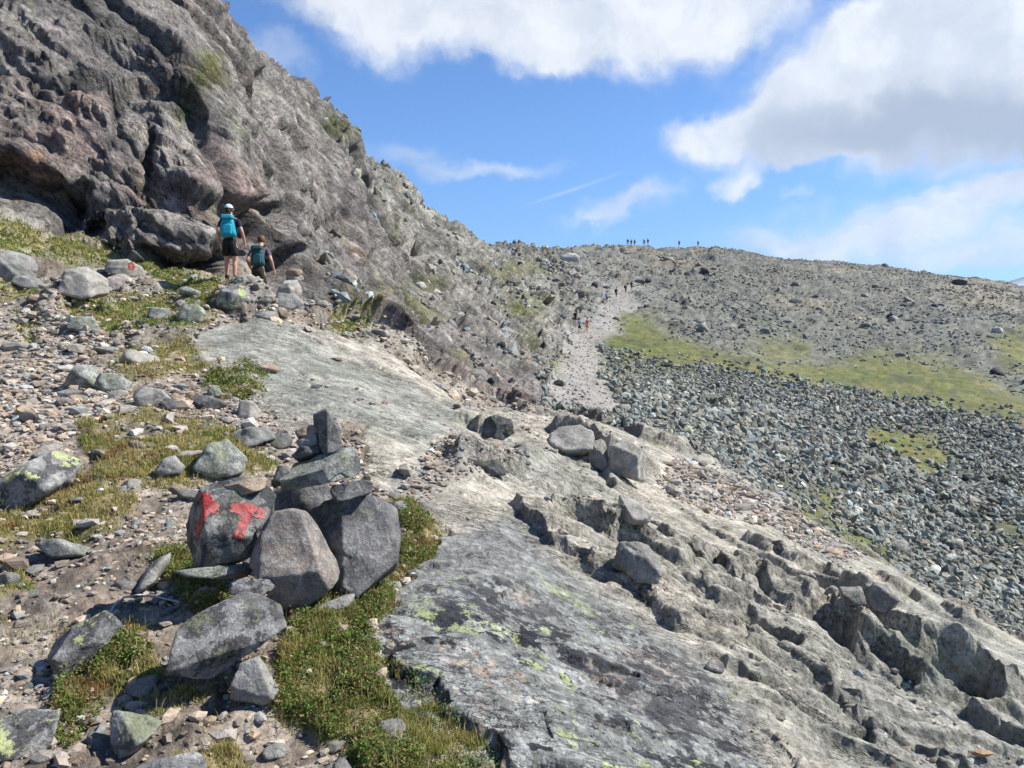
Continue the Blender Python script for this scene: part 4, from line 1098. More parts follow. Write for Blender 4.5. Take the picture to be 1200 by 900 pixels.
def figure(pose):
    """skeleton of a walking adult 1.72 m tall, facing +y; returns skeletons of the body and its clothes"""
    hipz = pose.get('hip', .92); lean = pose.get('lean', .08)
    B_ = Skel()
    pel = B_.add((0, 0, hipz), (.15, .11))
    wst = B_.add((0, lean * .35, hipz + .17), (.135, .10), pel)
    chs = B_.add((0, lean * .9, hipz + .36), (.155, .112), wst)
    shc = B_.add((0, lean * 1.2, hipz + .50), (.10, .08), chs)
    nk = B_.add((0, lean * 1.45, hipz + .575), .055, shc)
    hd = pose.get('head', (0, .03, 0))
    h1 = B_.add((hd[0] * .4, lean * 1.55 + hd[1] * .5, hipz + .635), (.062, .07), nk)
    h2 = B_.add((hd[0], lean * 1.6 + hd[1], hipz + .715), (.080, .098), h1)
    h3 = B_.add((hd[0], lean * 1.6 + hd[1] - .005, hipz + .775), (.060, .075), h2)
    legs = {}; arms = {}
    for s, nm in ((-1, 'l'), (1, 'r')):
        L = pose['leg_' + nm]
        hp = B_.add((s * .085, 0, hipz - .06), .098, pel)
        mid = Vector((s * .09, 0, hipz - .06)).lerp(Vector(L[0]), .5)
        md = B_.add(mid, .086, hp)
        kn = B_.add(L[0], .057, md)
        cf = B_.add(Vector(L[0]).lerp(Vector(L[1]), .3) + Vector((0, -.012, 0)), .060, kn)
        an = B_.add(L[1], .038, cf)
        fd = Vector(L[2]).normalized()
        hl = B_.add(Vector(L[1]) + Vector((0, 0, -.055)) - fd * .025, .036, an)
        B_.chain(hl, [(Vector(L[1]) + Vector((0, 0, -.062)) + fd * .08, (.042, .028)), (Vector(L[1]) + Vector((0, 0, -.068)) + fd * .17, (.036, .02))])
        legs[nm] = ((s * .085, 0, hipz - .06), tuple(mid), L)
        A = pose['arm_' + nm]
        sh = B_.add((s * .165, lean * 1.15, hipz + .475), .056, shc)
        um = Vector((s * .165, lean * 1.15, hipz + .475)).lerp(Vector(A[0]), .5)
        u2 = B_.add(um, .048, sh)
        el = B_.add(A[0], .040, u2)
        fm = B_.add(Vector(A[0]).lerp(Vector(A[1]), .35), .040, el)
        wr = B_.add(A[1], .026, fm)
        fw = Vector(A[1]) - Vector(A[0]) if len(A) < 3 else Vector(A[2])
        hand(B_, wr, A[1], fw, (0, -1, .1), (-s, .15, 0))
        arms[nm] = ((s * .165, lean * 1.15, hipz + .475), tuple(um), A)
    T = Skel()                               # shirt
    a = T.add((0, lean * .1, hipz + .03), (.168, .128)); b = T.add((0, lean * .35, hipz + .17), (.153, .118), a)
    c = T.add((0, lean * .9, hipz + .36), (.172, .128), b); d = T.add((0, lean * 1.2, hipz + .495), (.11, .09), c)
    T.add((0, lean * 1.35, hipz + .545), .062, d)
    for s, nm in ((-1, 'l'), (1, 'r')):
        p0, pm, A = arms[nm]
        T.chain(d, [(p0, .07), (pm, .064), (Vector(pm).lerp(Vector(A[0]), .55), .058)])
    K = Skel()                               # shorts
    a = K.add((0, 0, hipz), (.165, .125)); K.add((0, lean * .2, hipz + .10), (.152, .116), a)
    for s, nm in ((-1, 'l'), (1, 'r')):
        p0, pm, L = legs[nm]
        K.chain(a, [(p0, .112), (pm, .104), (Vector(pm).lerp(Vector(L[0]), pose.get('hem', .55)), .098)])
    return B_, T, K, legs, hipz, lean, hd
def blob(name, pts, mat, parent, sub=3, p=6, amp=.0):
    """a soft padded form given by planes"""
    v = hull(ICO[sub][0], pts, p)
    return link(name, mesh_from(name, v, faces3=ICO[sub][1]), mat, parent)
def tube(name, pts, r, mat, parent, level=1, flat=1.0):
    S = Skel(); k = S.add(pts[0], (r, r * flat))
    for p in pts[1:]: k = S.add(p, (r, r * flat), k)
    o = link(name, skin_mesh(name, S.v, S.e, S.r, level), mat, parent); return o
def hiker(label, packlabel, at, yaw, pose, mats, hat):
    Bd, T, K, legs, hipz, lean, hd = figure(pose)
    root = bpy.data.objects.new('person', None); COL.objects.link(root); thing(root, label, 'person', 'hikers at the foot of the cliff')
    root.location = at; root.rotation_euler = (0, 0, yaw); root.empty_display_size = .2
    link('body', skin_mesh('body', Bd.v, Bd.e, Bd.r, 2), PM['skin'], root)
    link('shirt', skin_mesh('shirt', T.v, T.e, T.r, 2), PM[mats[0]], root)
    link('shorts', skin_mesh('shorts', K.v, K.e, K.r, 2), PM[mats[1]], root)
    hz = hipz + .735; hy = lean * 1.6 + hd[1]; hx = hd[0]
    # face: nose, ears, eyes
    for nm, (px, py, pz), rr in (('nose', (0, .095, -.02), .015), ('ear', (-.083, 0, -.02), .022), ('ear', (.083, 0, -.02), .022), ('eye', (-.03, .085, .01), .011), ('eye', (.03, .085, .01), .011)):
        v = ICO[2][0] * (rr * (.6 if nm == 'ear' else 1), rr, rr * (1.5 if nm != 'eye' else 1)) + (hx + px, hy + py, hz + pz)
        link(nm, mesh_from(nm, v, faces3=ICO[2][1]), PM['skin' if nm != 'eye' else 'dhair'], root)
    d = ICO[4][0]
    hv = d * (.094, .108, .115)
    hv = hv + (hx, hy - .008, hz - .005)
    keep = ~((d[:, 1] > .35) & (d[:, 2] < .35)) & (d[:, 2] > -.62 - .2 * (d[:, 1] < -.3))
    fs = ICO[4][1][keep[ICO[4][1]].all(1)]
    link('hair', mesh_from('hair', hv + .004 * np.stack([fbm(hv, .02, 2, 3)] * 3, 1), faces3=fs), PM[hat[1]], root)
    if hat[0]:
        cv = d * (.101, .116, .112) + (hx, hy - .006, hz + .004)
        fs = ICO[4][1][(d[:, 2] > .08)[ICO[4][1]].all(1)]
        cap = link('cap', mesh_from('cap', cv, faces3=fs), PM['cap'], root)
        n = 13; br = []; 
        for r_ in (.085, .17):
            for k in range(n):
                t = math.radians(-60 + 120 * k / (n - 1)); br.append((hx + math.sin(t) * r_ * .85, hy + .02 + math.cos(t) * r_, hz + .02 - .12 * (r_ - .085)))
        br2 = [(x, y, z - .006) for x, y, z in br]; m_ = 2 * n
        f4 = [(k, k + 1, n + k + 1, n + k) for k in range(n - 1)] + [(m_ + n + k, m_ + n + k + 1, m_ + k + 1, m_ + k) for k in range(n - 1)] + [(n + k, n + k + 1, m_ + n + k + 1, m_ + n + k) for k in range(n - 1)]
        link('cap_brim', mesh_from('cap_brim', np.array(br + br2), np.array(f4)), PM['cap'], root)
        tube('ponytail', [(hx, hy - .10, hz), (hx + .03, hy - .14, hz - .06), (hx + .06, hy - .13, hz - .13)], .024, PM['dhair'], root)
    for nm in 'lr':
        L = legs[nm][2]; an = Vector(L[1]); fd = Vector(L[2]).normalized()
        S = Skel(); a = S.add(an + Vector((0, 0, .035)), .050); b = S.add(an + Vector((0, 0, -.045)) - fd * .02, .052, a)
        S.chain(b, [(an + Vector((0, 0, -.058)) + fd * .09, (.052, .038)), (an + Vector((0, 0, -.064)) + fd * .185, (.046, .030))])
        link('boot', skin_mesh('boot', S.v, S.e, S.r, 2), PM['boot'], root)
        link('sock', skin_mesh('sock', [tuple(an + Vector((0, 0, .02))), tuple(an + Vector((0, 0, .085)))], [(0, 1)], [.046, .045], 1), PM['sock'], root)
    # the pack is worn, so it is a thing of its own
    pk = bpy.data.objects.new('backpack', None); COL.objects.link(pk); thing(pk, packlabel, 'backpack')
    pk.location = at; pk.rotation_euler = (0, 0, yaw); pk.empty_display_size = .2
    w_, h_, dp = mats[3]
    c = Vector((0, lean * .75 - .125 - dp * .5, hipz + .30))
    pl = [((1, 0, .16), w_ / 2), ((-1, 0, .16), w_ / 2), ((.75, -.75, 0), w_ * .52), ((-.75, -.75, 0), w_ * .52), ((0, -1, .12), dp / 2), ((0, 1, 0), dp / 2), ((0, 0, 1), h_ / 2), ((0, 0, -1), h_ / 2), ((.6, 0, .8), h_ * .5), ((-.6, 0, .8), h_ * .5), ((0, -.7, -.7), h_ * .42)]
    def pad(name, pl, off, mat, par=pk):
        v = hull(ICO[4][0] , pl, 7) + off
        v = v + .006 * np.stack([fbm(v, .09, 3, 4)] * 3, 1)
        return link(name, mesh_from(name, v, faces3=ICO[4][1]), mat, par)
    pad('pack_body', pl, c, PM[mats[2]])
    pad('front_pocket', [((1, 0, 0), w_ * .36), ((-1, 0, 0), w_ * .36), ((0, -1, .15), .045), ((0, 1, 0), .045), ((0, 0, 1), h_ * .27), ((0, 0, -1), h_ * .27)], c + Vector((0, -dp * .5, -h_ * .14)), PM[mats[2]])
    pad('lid', [((1, 0, 0), w_ * .44), ((-1, 0, 0), w_ * .44), ((0, -1, .3), dp * .55), ((0, 1, 0), dp * .45), ((0, 0, 1), .05), ((0, 0, -1), .05)], c + Vector((0, -.01, h_ * .47)), PM[mats[2]])
    for s in (-1, 1):
        y0 = c.y + dp * .45
        tube('shoulder_strap', [(s * .08, y0, c.z + h_ * .42), (s * .10, lean * 1.15, hipz + .585), (s * .115, lean + .125, hipz + .47), (s * .13, lean * .7 + .125, hipz + .30), (s * .165, lean * .5, hipz + .16), (s * .12, y0, c.z - h_ * .40)], .026, PM['strap'], pk, flat=.35)
    tube('grab_loop', [(-.03, c.y + dp * .4, c.z + h_ * .5), (0, c.y + dp * .42, c.z + h_ * .5 + .04), (.03, c.y + dp * .4, c.z + h_ * .5)], .008, PM['strap'], pk)
    return root
POSE1 = dict(hip=.92, lean=.10, head=(-.03, .03, 0), leg_l=((-.10, .14, .50), (-.10, .10, .16), (-.2, 1, 0)), leg_r=((.10, .02, .47), (.10, -.06, .09), (.15, 1, 0)),
  arm_l=((-.25, .02, 1.15), (-.25, .12, .91)), arm_r=((.27, -.01, 1.15), (.31, .10, .90)))
POSE2 = dict(hip=.90, lean=.25, head=(.0, .06, -.02), hem=.75, leg_l=((-.10, .22, .52), (-.10, .20, .09), (-.1, 1, 0)), leg_r=((.11, .06, .46), (.12, -.10, .09), (.1, 1, 0)),
  arm_l=((-.26, .10, 1.12), (-.22, .27, .93)), arm_r=((.29, .06, 1.14), (.33, .17, .90)))
def stand(u, d):
    w_ = ray(u, 340); k = d / w_[1]
    x, y = w_[0] * k, w_[1] * k
    return x, y, drop(x, y)
x, y, z = stand(271, 17.0)
z = min(max(z, EYE + (370 - 336) / F * 17.0), EYE + (370 - 328) / F * 17.0)
hiker('hiker in navy shirt, black shorts and pale blue cap walking towards the cliff', 'bright teal backpack on the hiker in the pale blue cap', (x, y, z), math.radians(9), POSE1, ('navy', 'black', 'teal', (.30, .46, .19)), (True, 'dhair'))
x, y, z = stand(303, 17.6)
z = EYE + (370 - 361) / F * 17.6
hiker('bareheaded hiker in a mauve shirt and olive shorts stepping down behind rocks', 'dark teal backpack on the bareheaded hiker', (x, y, z), math.radians(6), POSE2, ('mauve', 'olive', 'dteal', (.28, .44, .17)), (False, 'hair'))

# tiny walkers on the far trail and the skyline: whole figures, one mesh each, coloured by cloth
def walker_mesh(shirt, legs_, pack):
    ps = dict(hip=.9, lean=.1, leg_l=((-.1, .2, .5), (-.1, .12, .09), (0, 1, 0)), leg_r=((.1, .03, .46), (.1, -.22, .09), (0, 1, 0)), arm_l=((-.25, .1, 1.12), (-.24, .28, .95)), arm_r=((.26, -.08, 1.12), (.28, -.02, .88)))
    Bd, T, K, lg, hz, ln, hd = figure(ps)
    bm = bmesh.new(); mats = []
    for S, mt in ((Bd, PM['skin']), (T, shirt), (K, legs_)):
        me = skin_mesh('walker', S.v, S.e, S.r, 1); n0 = len(bm.faces); bm.from_mesh(me); bpy.data.meshes.remove(me)
        bm.faces.ensure_lookup_table(); mats.append(mt)
        for f_ in list(bm.faces)[n0:]: f_.material_index = len(mats) - 1
    parts_ = [(hull(ICO[3][0], [((1, 0, 0), .098), ((-1, 0, 0), .098), ((0, 1, 0), .10), ((0, -1, 0), .115), ((0, 0, 1), .10), ((0, 0, -1), .03)], 4) + (0, .18, hz + .76), PM['dhair'])]
    if pack is not None: parts_.append((hull(ICO[3][0], [((1, 0, 0), .16), ((-1, 0, 0), .16), ((0, 1, 0), .1), ((0, -1, .1), .12), ((0, 0, 1), .26), ((0, 0, -1), .26)], 9) + (0, -.16, hz + .30), pack))
    for v, mt in parts_:
        vs_ = [bm.verts.new(x_) for x_ in v]; mats.append(mt)
        for t in ICO[3][1]:
            f_ = bm.faces.new([vs_[k] for k in t]); f_.material_index = len(mats) - 1; f_.smooth = True
    me = bpy.data.meshes.new('walker'); bm.to_mesh(me); bm.free()
    for mt in mats: me.materials.append(mt)
    return me
PM['sky'] = flat_mat('light blue shirt cloth', (.20, .36, .60)); PM['blue'] = flat_mat('bright blue shirt cloth', (.06, .25, .62)); PM['coral'] = flat_mat('coral shirt cloth', (.55, .20, .14)); PM['maroon'] = flat_mat('maroon jacket cloth', (.09, .018, .022)); PM['dark'] = flat_mat('dark jacket cloth', (.018, .018, .022))
WK = {'sky': walker_mesh(PM['sky'], PM['black'], None), 'coral': walker_mesh(PM['coral'], PM['skin'], None), 'blue': walker_mesh(PM['blue'], PM['black'], PM['sky']), 'maroon': walker_mesh(PM['maroon'], PM['dark'], PM['black']), 'dark': walker_mesh(PM['dark'], PM['black'], PM['strap'])}
def far_walker(kind, u, v, label, yaw, group, size=1.0, skyline=False):
    o = bpy.data.objects.new('person', WK[kind]); COL.objects.link(o)
    if skyline:
        w_ = ray(u, 330); az = math.atan2(w_[0], w_[1]); rr = np.linspace(120, 260, 141)
        zz = np.array([drop(math.sin(az) * r_, math.cos(az) * r_) for r_ in rr]); k = int(np.argmax((zz - EYE) / rr))
        loc = Vector((math.sin(az) * rr[k], math.cos(az) * rr[k], zz[k]))
    else: loc = pick(u, v)[0]
    o.location = loc + Vector((0, 0, .05)); o.rotation_euler = (0, 0, yaw); o.scale = (size,) * 3
    thing(o, label, 'person', group)
g_ = 'walkers on the far gravel trail'
far_walker('sky', 679, 391, 'walker in light blue shirt and black shorts on the lower gravel trail', -.2, g_)
far_walker('coral', 688, 390, 'walker in coral top with bare legs beside the light blue walker', -.3, g_)
far_walker('dark', 674, 381, 'dark clothed walker just ahead of the light blue walker', 0, g_)
far_walker('blue', 711, 355, 'walker in bright blue shirt on the upper gravel trail', -.6, g_)
far_walker('maroon', 722, 350, 'walker in maroon jacket next above the bright blue walker', -.7, g_)
far_walker('maroon', 733, 345, 'walker in maroon jacket next to the topmost trail walker', -.7, g_)
far_walker('dark', 740, 341, 'black clothed walker, topmost on the gravel trail', -.7, g_)
g_ = 'walkers on the skyline'
for u, lab in ((735, 'skyline walker at the left end of the group of three'), (739, 'skyline walker in the middle of the group of three'), (743, 'skyline walker at the right end of the group of three'),
               (754, 'skyline walker on the left of the close pair'), (758.5, 'skyline walker on the right of the close pair'), (795, 'lone skyline walker between the pair and the last one'), (817, 'lone skyline walker furthest along the ridge to the right')):
    far_walker('dark', u, 290, lab, .4, g_, 1.0, True)
# a bleached twig on the turf
tw = [pick(u, v)[0] + Vector((0, 0, h)) for u, v, h in ((126, 725, .015), (134, 716, .03), (146, 709, .045), (165, 707, .05), (186, 708, .04), (212, 710, .02))]
t0 = tw[0].copy()
to = tube('twig', [p - t0 for p in tw], .006, flat_mat('bleached wood', (.46, .42, .36)), None); to.location = t0
thing(to, 'bleached bare twig lying on the turf left of the big flat rock', 'twig')
# far blue mountain beyond the ridge
def far_mountain():
    v = []; f = []; nx, ny = 60, 14
    d = 7000.0; e0, e1 = math.atan2(ray(1100, 330)[0], 1), math.atan2(ray(1600, 330)[0], 1)
    for i in range(nx):
        a = e0 + (e1 - e0) * i / (nx - 1); t = i / (nx - 1)
        crest = 150 + 760 * t
        for j in range(ny):
            r = d + (j - 3) * 260; k = max(0, 1 - abs(j - 5) / (5 if j < 5 else 8))
            v.append((math.sin(a) * r, math.cos(a) * r, -110 + (crest + 110) * k))
    v = np.array(v); v[:, 2] += 26 * fbm(v, 500, 4, 2)
    for i in range(nx - 1):
        for j in range(ny - 1): f.append((i * ny + j, (i + 1) * ny + j, (i + 1) * ny + j + 1, i * ny + j + 1))
    c = np.ones((len(v), 1)) * (.13, .13, .12); c[fbm(v, 420, 3, 5) > .35] = (.6, .62, .64)
    return mesh_from('mountain', v, np.array(f), col=c)
# the air between, thin enough that only the far mountain turns blue
hz_ = bpy.data.meshes.new('haze'); bm = bmesh.new(); bmesh.ops.create_cube(bm, size=1); bm.to_mesh(hz_); bm.free()
hm = bpy.data.materials.new('clear mountain air'); hm.use_nodes = True; ht = hm.node_tree; ht.nodes.clear()
ho = ht.nodes.new('ShaderNodeOutputMaterial'); hv_ = ht.nodes.new('ShaderNodeVolumePrincipled'); hv_.inputs['Color'].default_value = (.45, .68, 1, 1); hv_.inputs['Density'].default_value = .00005; hv_.inputs['Anisotropy'].default_value = .2
lk(ht, hv_.outputs[0], ho.inputs['Volume'])
hb = link('haze', hz_, hm); hb.scale = (19400, 19400, 1100); hb.location = (0, 0, 1100 / 2 - 122); hb['kind'] = 'stuff'
structure('mountain', link('mountain', far_mountain(), MAT['hillside']))
# ----------------------------------------------------------------- loose stones and turf
tri = P[QUADS]
AREA = .5 * np.linalg.norm(np.cross(tri[:, 2] - tri[:, 0], tri[:, 3] - tri[:, 1]), axis=1)
QC = tri.mean(1); QD = np.linalg.norm(QC - (0, 0, EYE), axis=1); QN = NRM[QUADS[:, 0]]
QU, QV = project(QC)
del tri
INVIEW = (QU > -80) & (QU < 1280) & (QV > -40) & (QV < 960) & (QC[:, 1] > 0)
def q(m): return m[QUADS[:, 0]]
def scatter(n, weight, rng):
    w_ = AREA * weight * INVIEW
    c = np.cumsum(w_)
    k = np.searchsorted(c, rng.random(n) * c[-1])
    k = np.clip(k, 0, len(QUADS) - 1)
    a = rng.random((n, 2)); v = P[QUADS[k]]
    p = (v[:, 0] * ((1 - a[:, :1]) * (1 - a[:, 1:])) + v[:, 1] * (a[:, :1] * (1 - a[:, 1:])) + v[:, 2] * (a[:, :1] * a[:, 1:]) + v[:, 3] * ((1 - a[:, :1]) * a[:, 1:]))
    return k, p
def rand_rot(n, rng, tilt=1.0):
    qn = rng.normal(size=(n, 4)); qn /= np.linalg.norm(qn, axis=1, keepdims=True)
    w_, x, y, z = qn.T
    return np.stack([np.stack([1 - 2 * (y * y + z * z), 2 * (x * y - z * w_), 2 * (x * z + y * w_)], 1),
                     np.stack([2 * (x * y + z * w_), 1 - 2 * (x * x + z * z), 2 * (y * z - x * w_)], 1),
                     np.stack([2 * (x * z - y * w_), 2 * (y * z + x * w_), 1 - 2 * (x * x + y * y)], 1)], 1)
def yaw_rot(n, rng, lean=.25):
    a = rng.uniform(0, 2 * math.pi, n); c, s = np.cos(a), np.sin(a); o = np.zeros(n); i = np.ones(n)
    Rz = np.stack([np.stack([c, -s, o], 1), np.stack([s, c, o], 1), np.stack([o, o, i], 1)], 1)
    b = rng.normal(size=n) * lean; c, s = np.cos(b), np.sin(b)
    Rx = np.stack([np.stack([i, o, o], 1), np.stack([o, c, -s], 1), np.stack([o, s, c], 1)], 1)
    return Rz @ Rx
def rock_shapes(count, sub, seed, flat=.65, p=26):
    rng = np.random.default_rng(seed); out = []
    for _ in range(count):
        v = hull(ICO[sub][0], random_planes(rng, 9, .55, 1.0), p) if sub > 1 else hull(ICO[1][0], random_planes(rng, 7, .5, 1.0), 40)
        v = v * (rng.uniform(.85, 1.25), rng.uniform(.6, .95), flat * rng.uniform(.7, 1.15))
        out.append(v)
    return np.array(out)
def heap(name, p, size, shapes, f, col, rng, tumbled=True, sink=.25):
    n = len(p)
    Rr = rand_rot(n, rng) if tumbled else yaw_rot(n, rng)
    v = shapes[rng.integers(0, len(shapes), n)] * (size[:, None, None] * .5)
    v = np.einsum('nij,nkj->nki', Rr, v) + p[:, None]
    v[..., 2] += (size * (.5 * .55 - sink))[:, None]
    m = shapes.shape[1]
    fa = (f[None] + (np.arange(n) * m)[:, None, None]).reshape(-1, 3)
    c = np.repeat(col, m, 0)
    o = link(name, mesh_from(name, v.reshape(-1, 3), faces3=fa, col=c, smooth=False), STONE)
    o['kind'] = 'stuff'
    return o
STONE = land_material('broken stone', 5, .5, .05, grain=.6)
rng = np.random.default_rng(5)
ICO0 = (lambda: (lambda bm: (bmesh.ops.create_icosphere(bm, subdivisions=1, radius=1), bm)[1])(bmesh.new()))()
# boulder field
far_rock = q(m_hill) * (1 - q(m_trail))
gf_ = q(m_gfar)
clump = sstep(-.5, .3, fbm(QC, 16, 3, 301))
SH1 = rock_shapes(40, 1, 21, .75); F1 = ICO[1][1]
def grey(n, rng, base=(.155, .160, .150), spread=.35, warm=.12):
    k = np.exp(rng.normal(size=n) * spread)
    w_ = rng.normal(size=n) * warm
    return np.clip(np.array(base) * k[:, None] * np.stack([1 + w_, np.ones(n), 1 - w_], 1), .02, .55)
k1, p1 = scatter(30000, far_rock * (1 - .94 * gf_) * (QD < 78) * (QD > 19.5) / np.clip(QD, 20, 80), rng)
s1 = np.exp(np.clip(rng.normal(size=len(k1)) * .5, -1, .85)) * np.interp(QD[k1], [20, 40, 80], [.155, .24, .33])
k2, p2 = scatter(32000, far_rock * (1 - .985 * gf_) * (.12 + clump) * (QD >= 62) / np.clip(QD, 50, 260) ** .8, rng)
s2 = np.exp(np.clip(rng.normal(size=len(k2)) * .5, -1, .7)) * np.interp(QD[k2], [70, 130, 240], [.30, .40, .40])
s1 = s1 * np.exp(.5 * fbm(p1, 9, 3, 311)); s2 = s2 * np.exp(.5 * fbm(p2, 22, 3, 312))
c1 = grey(len(k1), rng, (.215, .218, .182), .32, .07); c2 = grey(len(k2), rng, (.195, .198, .168), .26, .06); 
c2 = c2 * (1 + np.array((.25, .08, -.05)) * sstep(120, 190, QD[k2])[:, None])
p2[:, 2] -= s2 * .13
heap('scree', np.vstack([p1, p2]), np.concatenate([s1, s2]), SH1, F1, np.vstack([c1, c2]), rng, sink=.12)
# broken rock on the flank and along the gravel path
fl = q(m_cliff) * sstep(.74, .92, QN[:, 2]) * (QD > 24) * (QD < 210) * sstep(-.2, .4, fbm(QC, 7, 3, 305))
k3, p3 = scatter(8000, fl * (QU > 380) / np.clip(QD, 20, 260) ** .8, rng)
s3 = np.exp(rng.normal(size=len(k3)) * .5) * np.interp(QD[k3], [24, 60, 200], [.22, .4, .7])
tr = q(m_trail)
k4, p4 = scatter(3000, tr * (QD > 9) / np.clip(QD, 20, 200), rng)
s4 = np.exp(rng.normal(size=len(k4)) * .45) * np.interp(QD[k4], [9, 30, 80, 160], [.05, .09, .12, .15])
heap('rubble', np.vstack([p3, p4]), np.concatenate([s3, s4]), SH1, F1, np.vstack([grey(len(k3), rng, (.22, .215, .19)), grey(len(k4), rng, (.24, .225, .198), .22, .06)]), rng, sink=.15)
# pebbles on the walkers' ground and on the slabs' ledges
nearw = q(m_ground) * (1 - .75 * q(m_grass)) * (QD < 19) * (.25 + .75 * q(m_path) + .8 * sstep(-.1, .4, fbm(QC, .8, 3, 307)))
nearw += .35 * q(m_broken) * q(m_bed) * (QN[:, 2] > .86) * sstep(.0, .4, fbm(QC, .5, 3, 315))
nearw += q(m_dirt) * .9 * (QD < 19) + .05 * q(m_bed) * (QD < 15) * (QN[:, 2] > .9) * sstep(.1, .5, fbm(QC, 1.2, 3, 309)) * (1 - q(m_grey))
k5, p5 = scatter(17000, nearw / np.clip(QD, 2.2, 20) ** 1.5, rng)
s5 = np.exp(rng.normal(size=len(k5)) * .55) * np.interp(QD[k5], [2.5, 6, 16], [.018, .032, .075])
heap('gravel', p5, s5, rock_shapes(40, 1, 23, .6), F1, grey(len(k5), rng, (.29, .25, .205), .34, .09), rng, tumbled=False, sink=.12)
# stones one could pick up, each its own object
def loose(n, weight, lo, hi, label, group, mats, seed, sub=3, gap=.9, cat='stone', name='loose_stone', flat=.45):
    rg = np.random.default_rng(seed)
    sh = rock_shapes(8, sub, seed + 1, flat, 60)
    meshes = {}
    kk, pp = scatter(n * 6, weight, rg)
    done = []; made = 0
    for (i_, c) in zip(kk, pp):
        if made >= n: break
        size = lo * (hi / lo) ** (rg.random() ** 1.6)
        if any((c[0] - x) ** 2 + (c[1] - y) ** 2 < (gap * (size + s) * .5) ** 2 for x, y, s in done): continue
        if any(abs(QU[i_] - ru) < 26 and abs(QV[i_] - rv) < 22 for _, ru, rv in ROCKS if QD[i_] < 14): continue
        done.append((c[0], c[1], size)); made += 1
        key = (int(rg.integers(0, len(sh))), mats[int(rg.integers(0, len(mats)))])
        if key not in meshes:
            meshes[key] = mesh_from(name, roughen(sh[key[0]] * .5, .35, .045, key[0]), faces3=ICO[sub][1])
        o = link(name, meshes[key], RM[key[1]] if not meshes[key].materials else None)
        o.location = (c[0], c[1], c[2] + size * .03); o.scale = (size,) * 3
        o.rotation_euler = (rg.normal() * .22, rg.normal() * .22, rg.uniform(0, 6.28))
        thing(o, label, cat, group)
SIDE = q(m_ground) * (1 - .6 * q(m_grass)) * (1 - .5 * q(m_path))
loose(60, SIDE * (QD < 6.2) * (QD > 2.3) / np.clip(QD, 2, 20), .05, .19, 'small pale angular stone lying on the bare ground around the cairn', 'loose stones around the cairn', ('pale', 'plain', 'pale', 'green'), 401)
loose(45, SIDE * (QD >= 6.2) * (QD < 11.5) / np.clip(QD, 2, 20), .09, .34, 'loose pale stone beside the gravel path beyond the cairn', 'loose stones beside the gravel path', ('pale', 'plain', 'plain', 'tan'), 411)
loose(70, SIDE * (QD >= 11.5) * (QD < 20), .14, .6, 'broken rock on the stony slope below the cliff', 'rocks on the stony slope below the cliff', ('plain', 'pale', 'green', 'plain'), 421)
loose(24, q(m_dirt) * (QD < 18), .12, .4, 'loose stone on the reddish dirt beside the slab', 'stones on the dirt beside the slab', ('pale', 'tan', 'plain'), 431)
loose(70, far_rock * (QU > 690) * (QD > 24) * (QD < 70) / QD, .55, 1.1, 'large grey boulder among the dark scree in the hollow', 'large boulders in the scree', ('far',), 441, 2, cat='boulder', name='boulder', flat=.75)
loose(80, far_rock * (QU > 640) * (QD > 95) * (QD < 185) * (1 - gf_) / QD, 1.1, 2.6, 'grey boulder scattered on the upper hillside', 'boulders on the upper hillside', ('far', 'far', 'fardark'), 451, 2, cat='boulder', name='boulder', flat=.75)
loose(36, fl * (QD > 34) * (QU > 430) * (QV > 262), .4, 1.0, 'broken boulder resting on the rocky mountain flank', 'boulders on the mountain flank', ('far', 'fardark', 'far'), 461, 2, cat='boulder', name='boulder', flat=.75)

# --- turf: blades as real faces
def turf_material(name, trans=.35):
    m, nt, bs = new_mat(name)
    at = nd(nt, 'ShaderNodeAttribute', attribute_name='Col')
    lk(nt, at.outputs['Color'], bs.inputs['Base Color']); bs.inputs['Roughness'].default_value = .65; bs.inputs['Specular IOR Level'].default_value = .2
    tr_ = nt.nodes.new('ShaderNodeBsdfTranslucent'); lk(nt, at.outputs['Color'], tr_.inputs['Color'])
    mx = nt.nodes.new('ShaderNodeMixShader'); mx.inputs[0].default_value = trans
    lk(nt, bs.outputs[0], mx.inputs[1]); lk(nt, tr_.outputs[0], mx.inputs[2]); lk(nt, mx.outputs[0], nt.nodes['Material Output'].inputs['Surface'])
    return m
TURF = turf_material('turf blades')
def turf_colour(p, rg, dry=.5):
    dry = np.where(np.hypot(p[:, 0], p[:, 1]) > 14, dry - .35, dry)
    n = len(p)
    a = fbm(p, .35, 3, 501) + .45 * fbm(p, 1.3, 2, 502) + rg.normal(size=n) * .22
    c = np.ones((n, 1)) * (.235, .25, .06)
    c = mix(c, (.13, .22, .04), sstep(0, .5, -a + (.3 - dry) * .8))
    c = mix(c, (.40, .33, .14), sstep(.0, .55, a + (dry - .5) * .9))
    c = mix(c, (.24, .12, .06), sstep(.35, .6, fbm(p, .3, 2, 503)) * .7)
    return c * np.exp(rg.normal(size=n) * .22)[:, None]
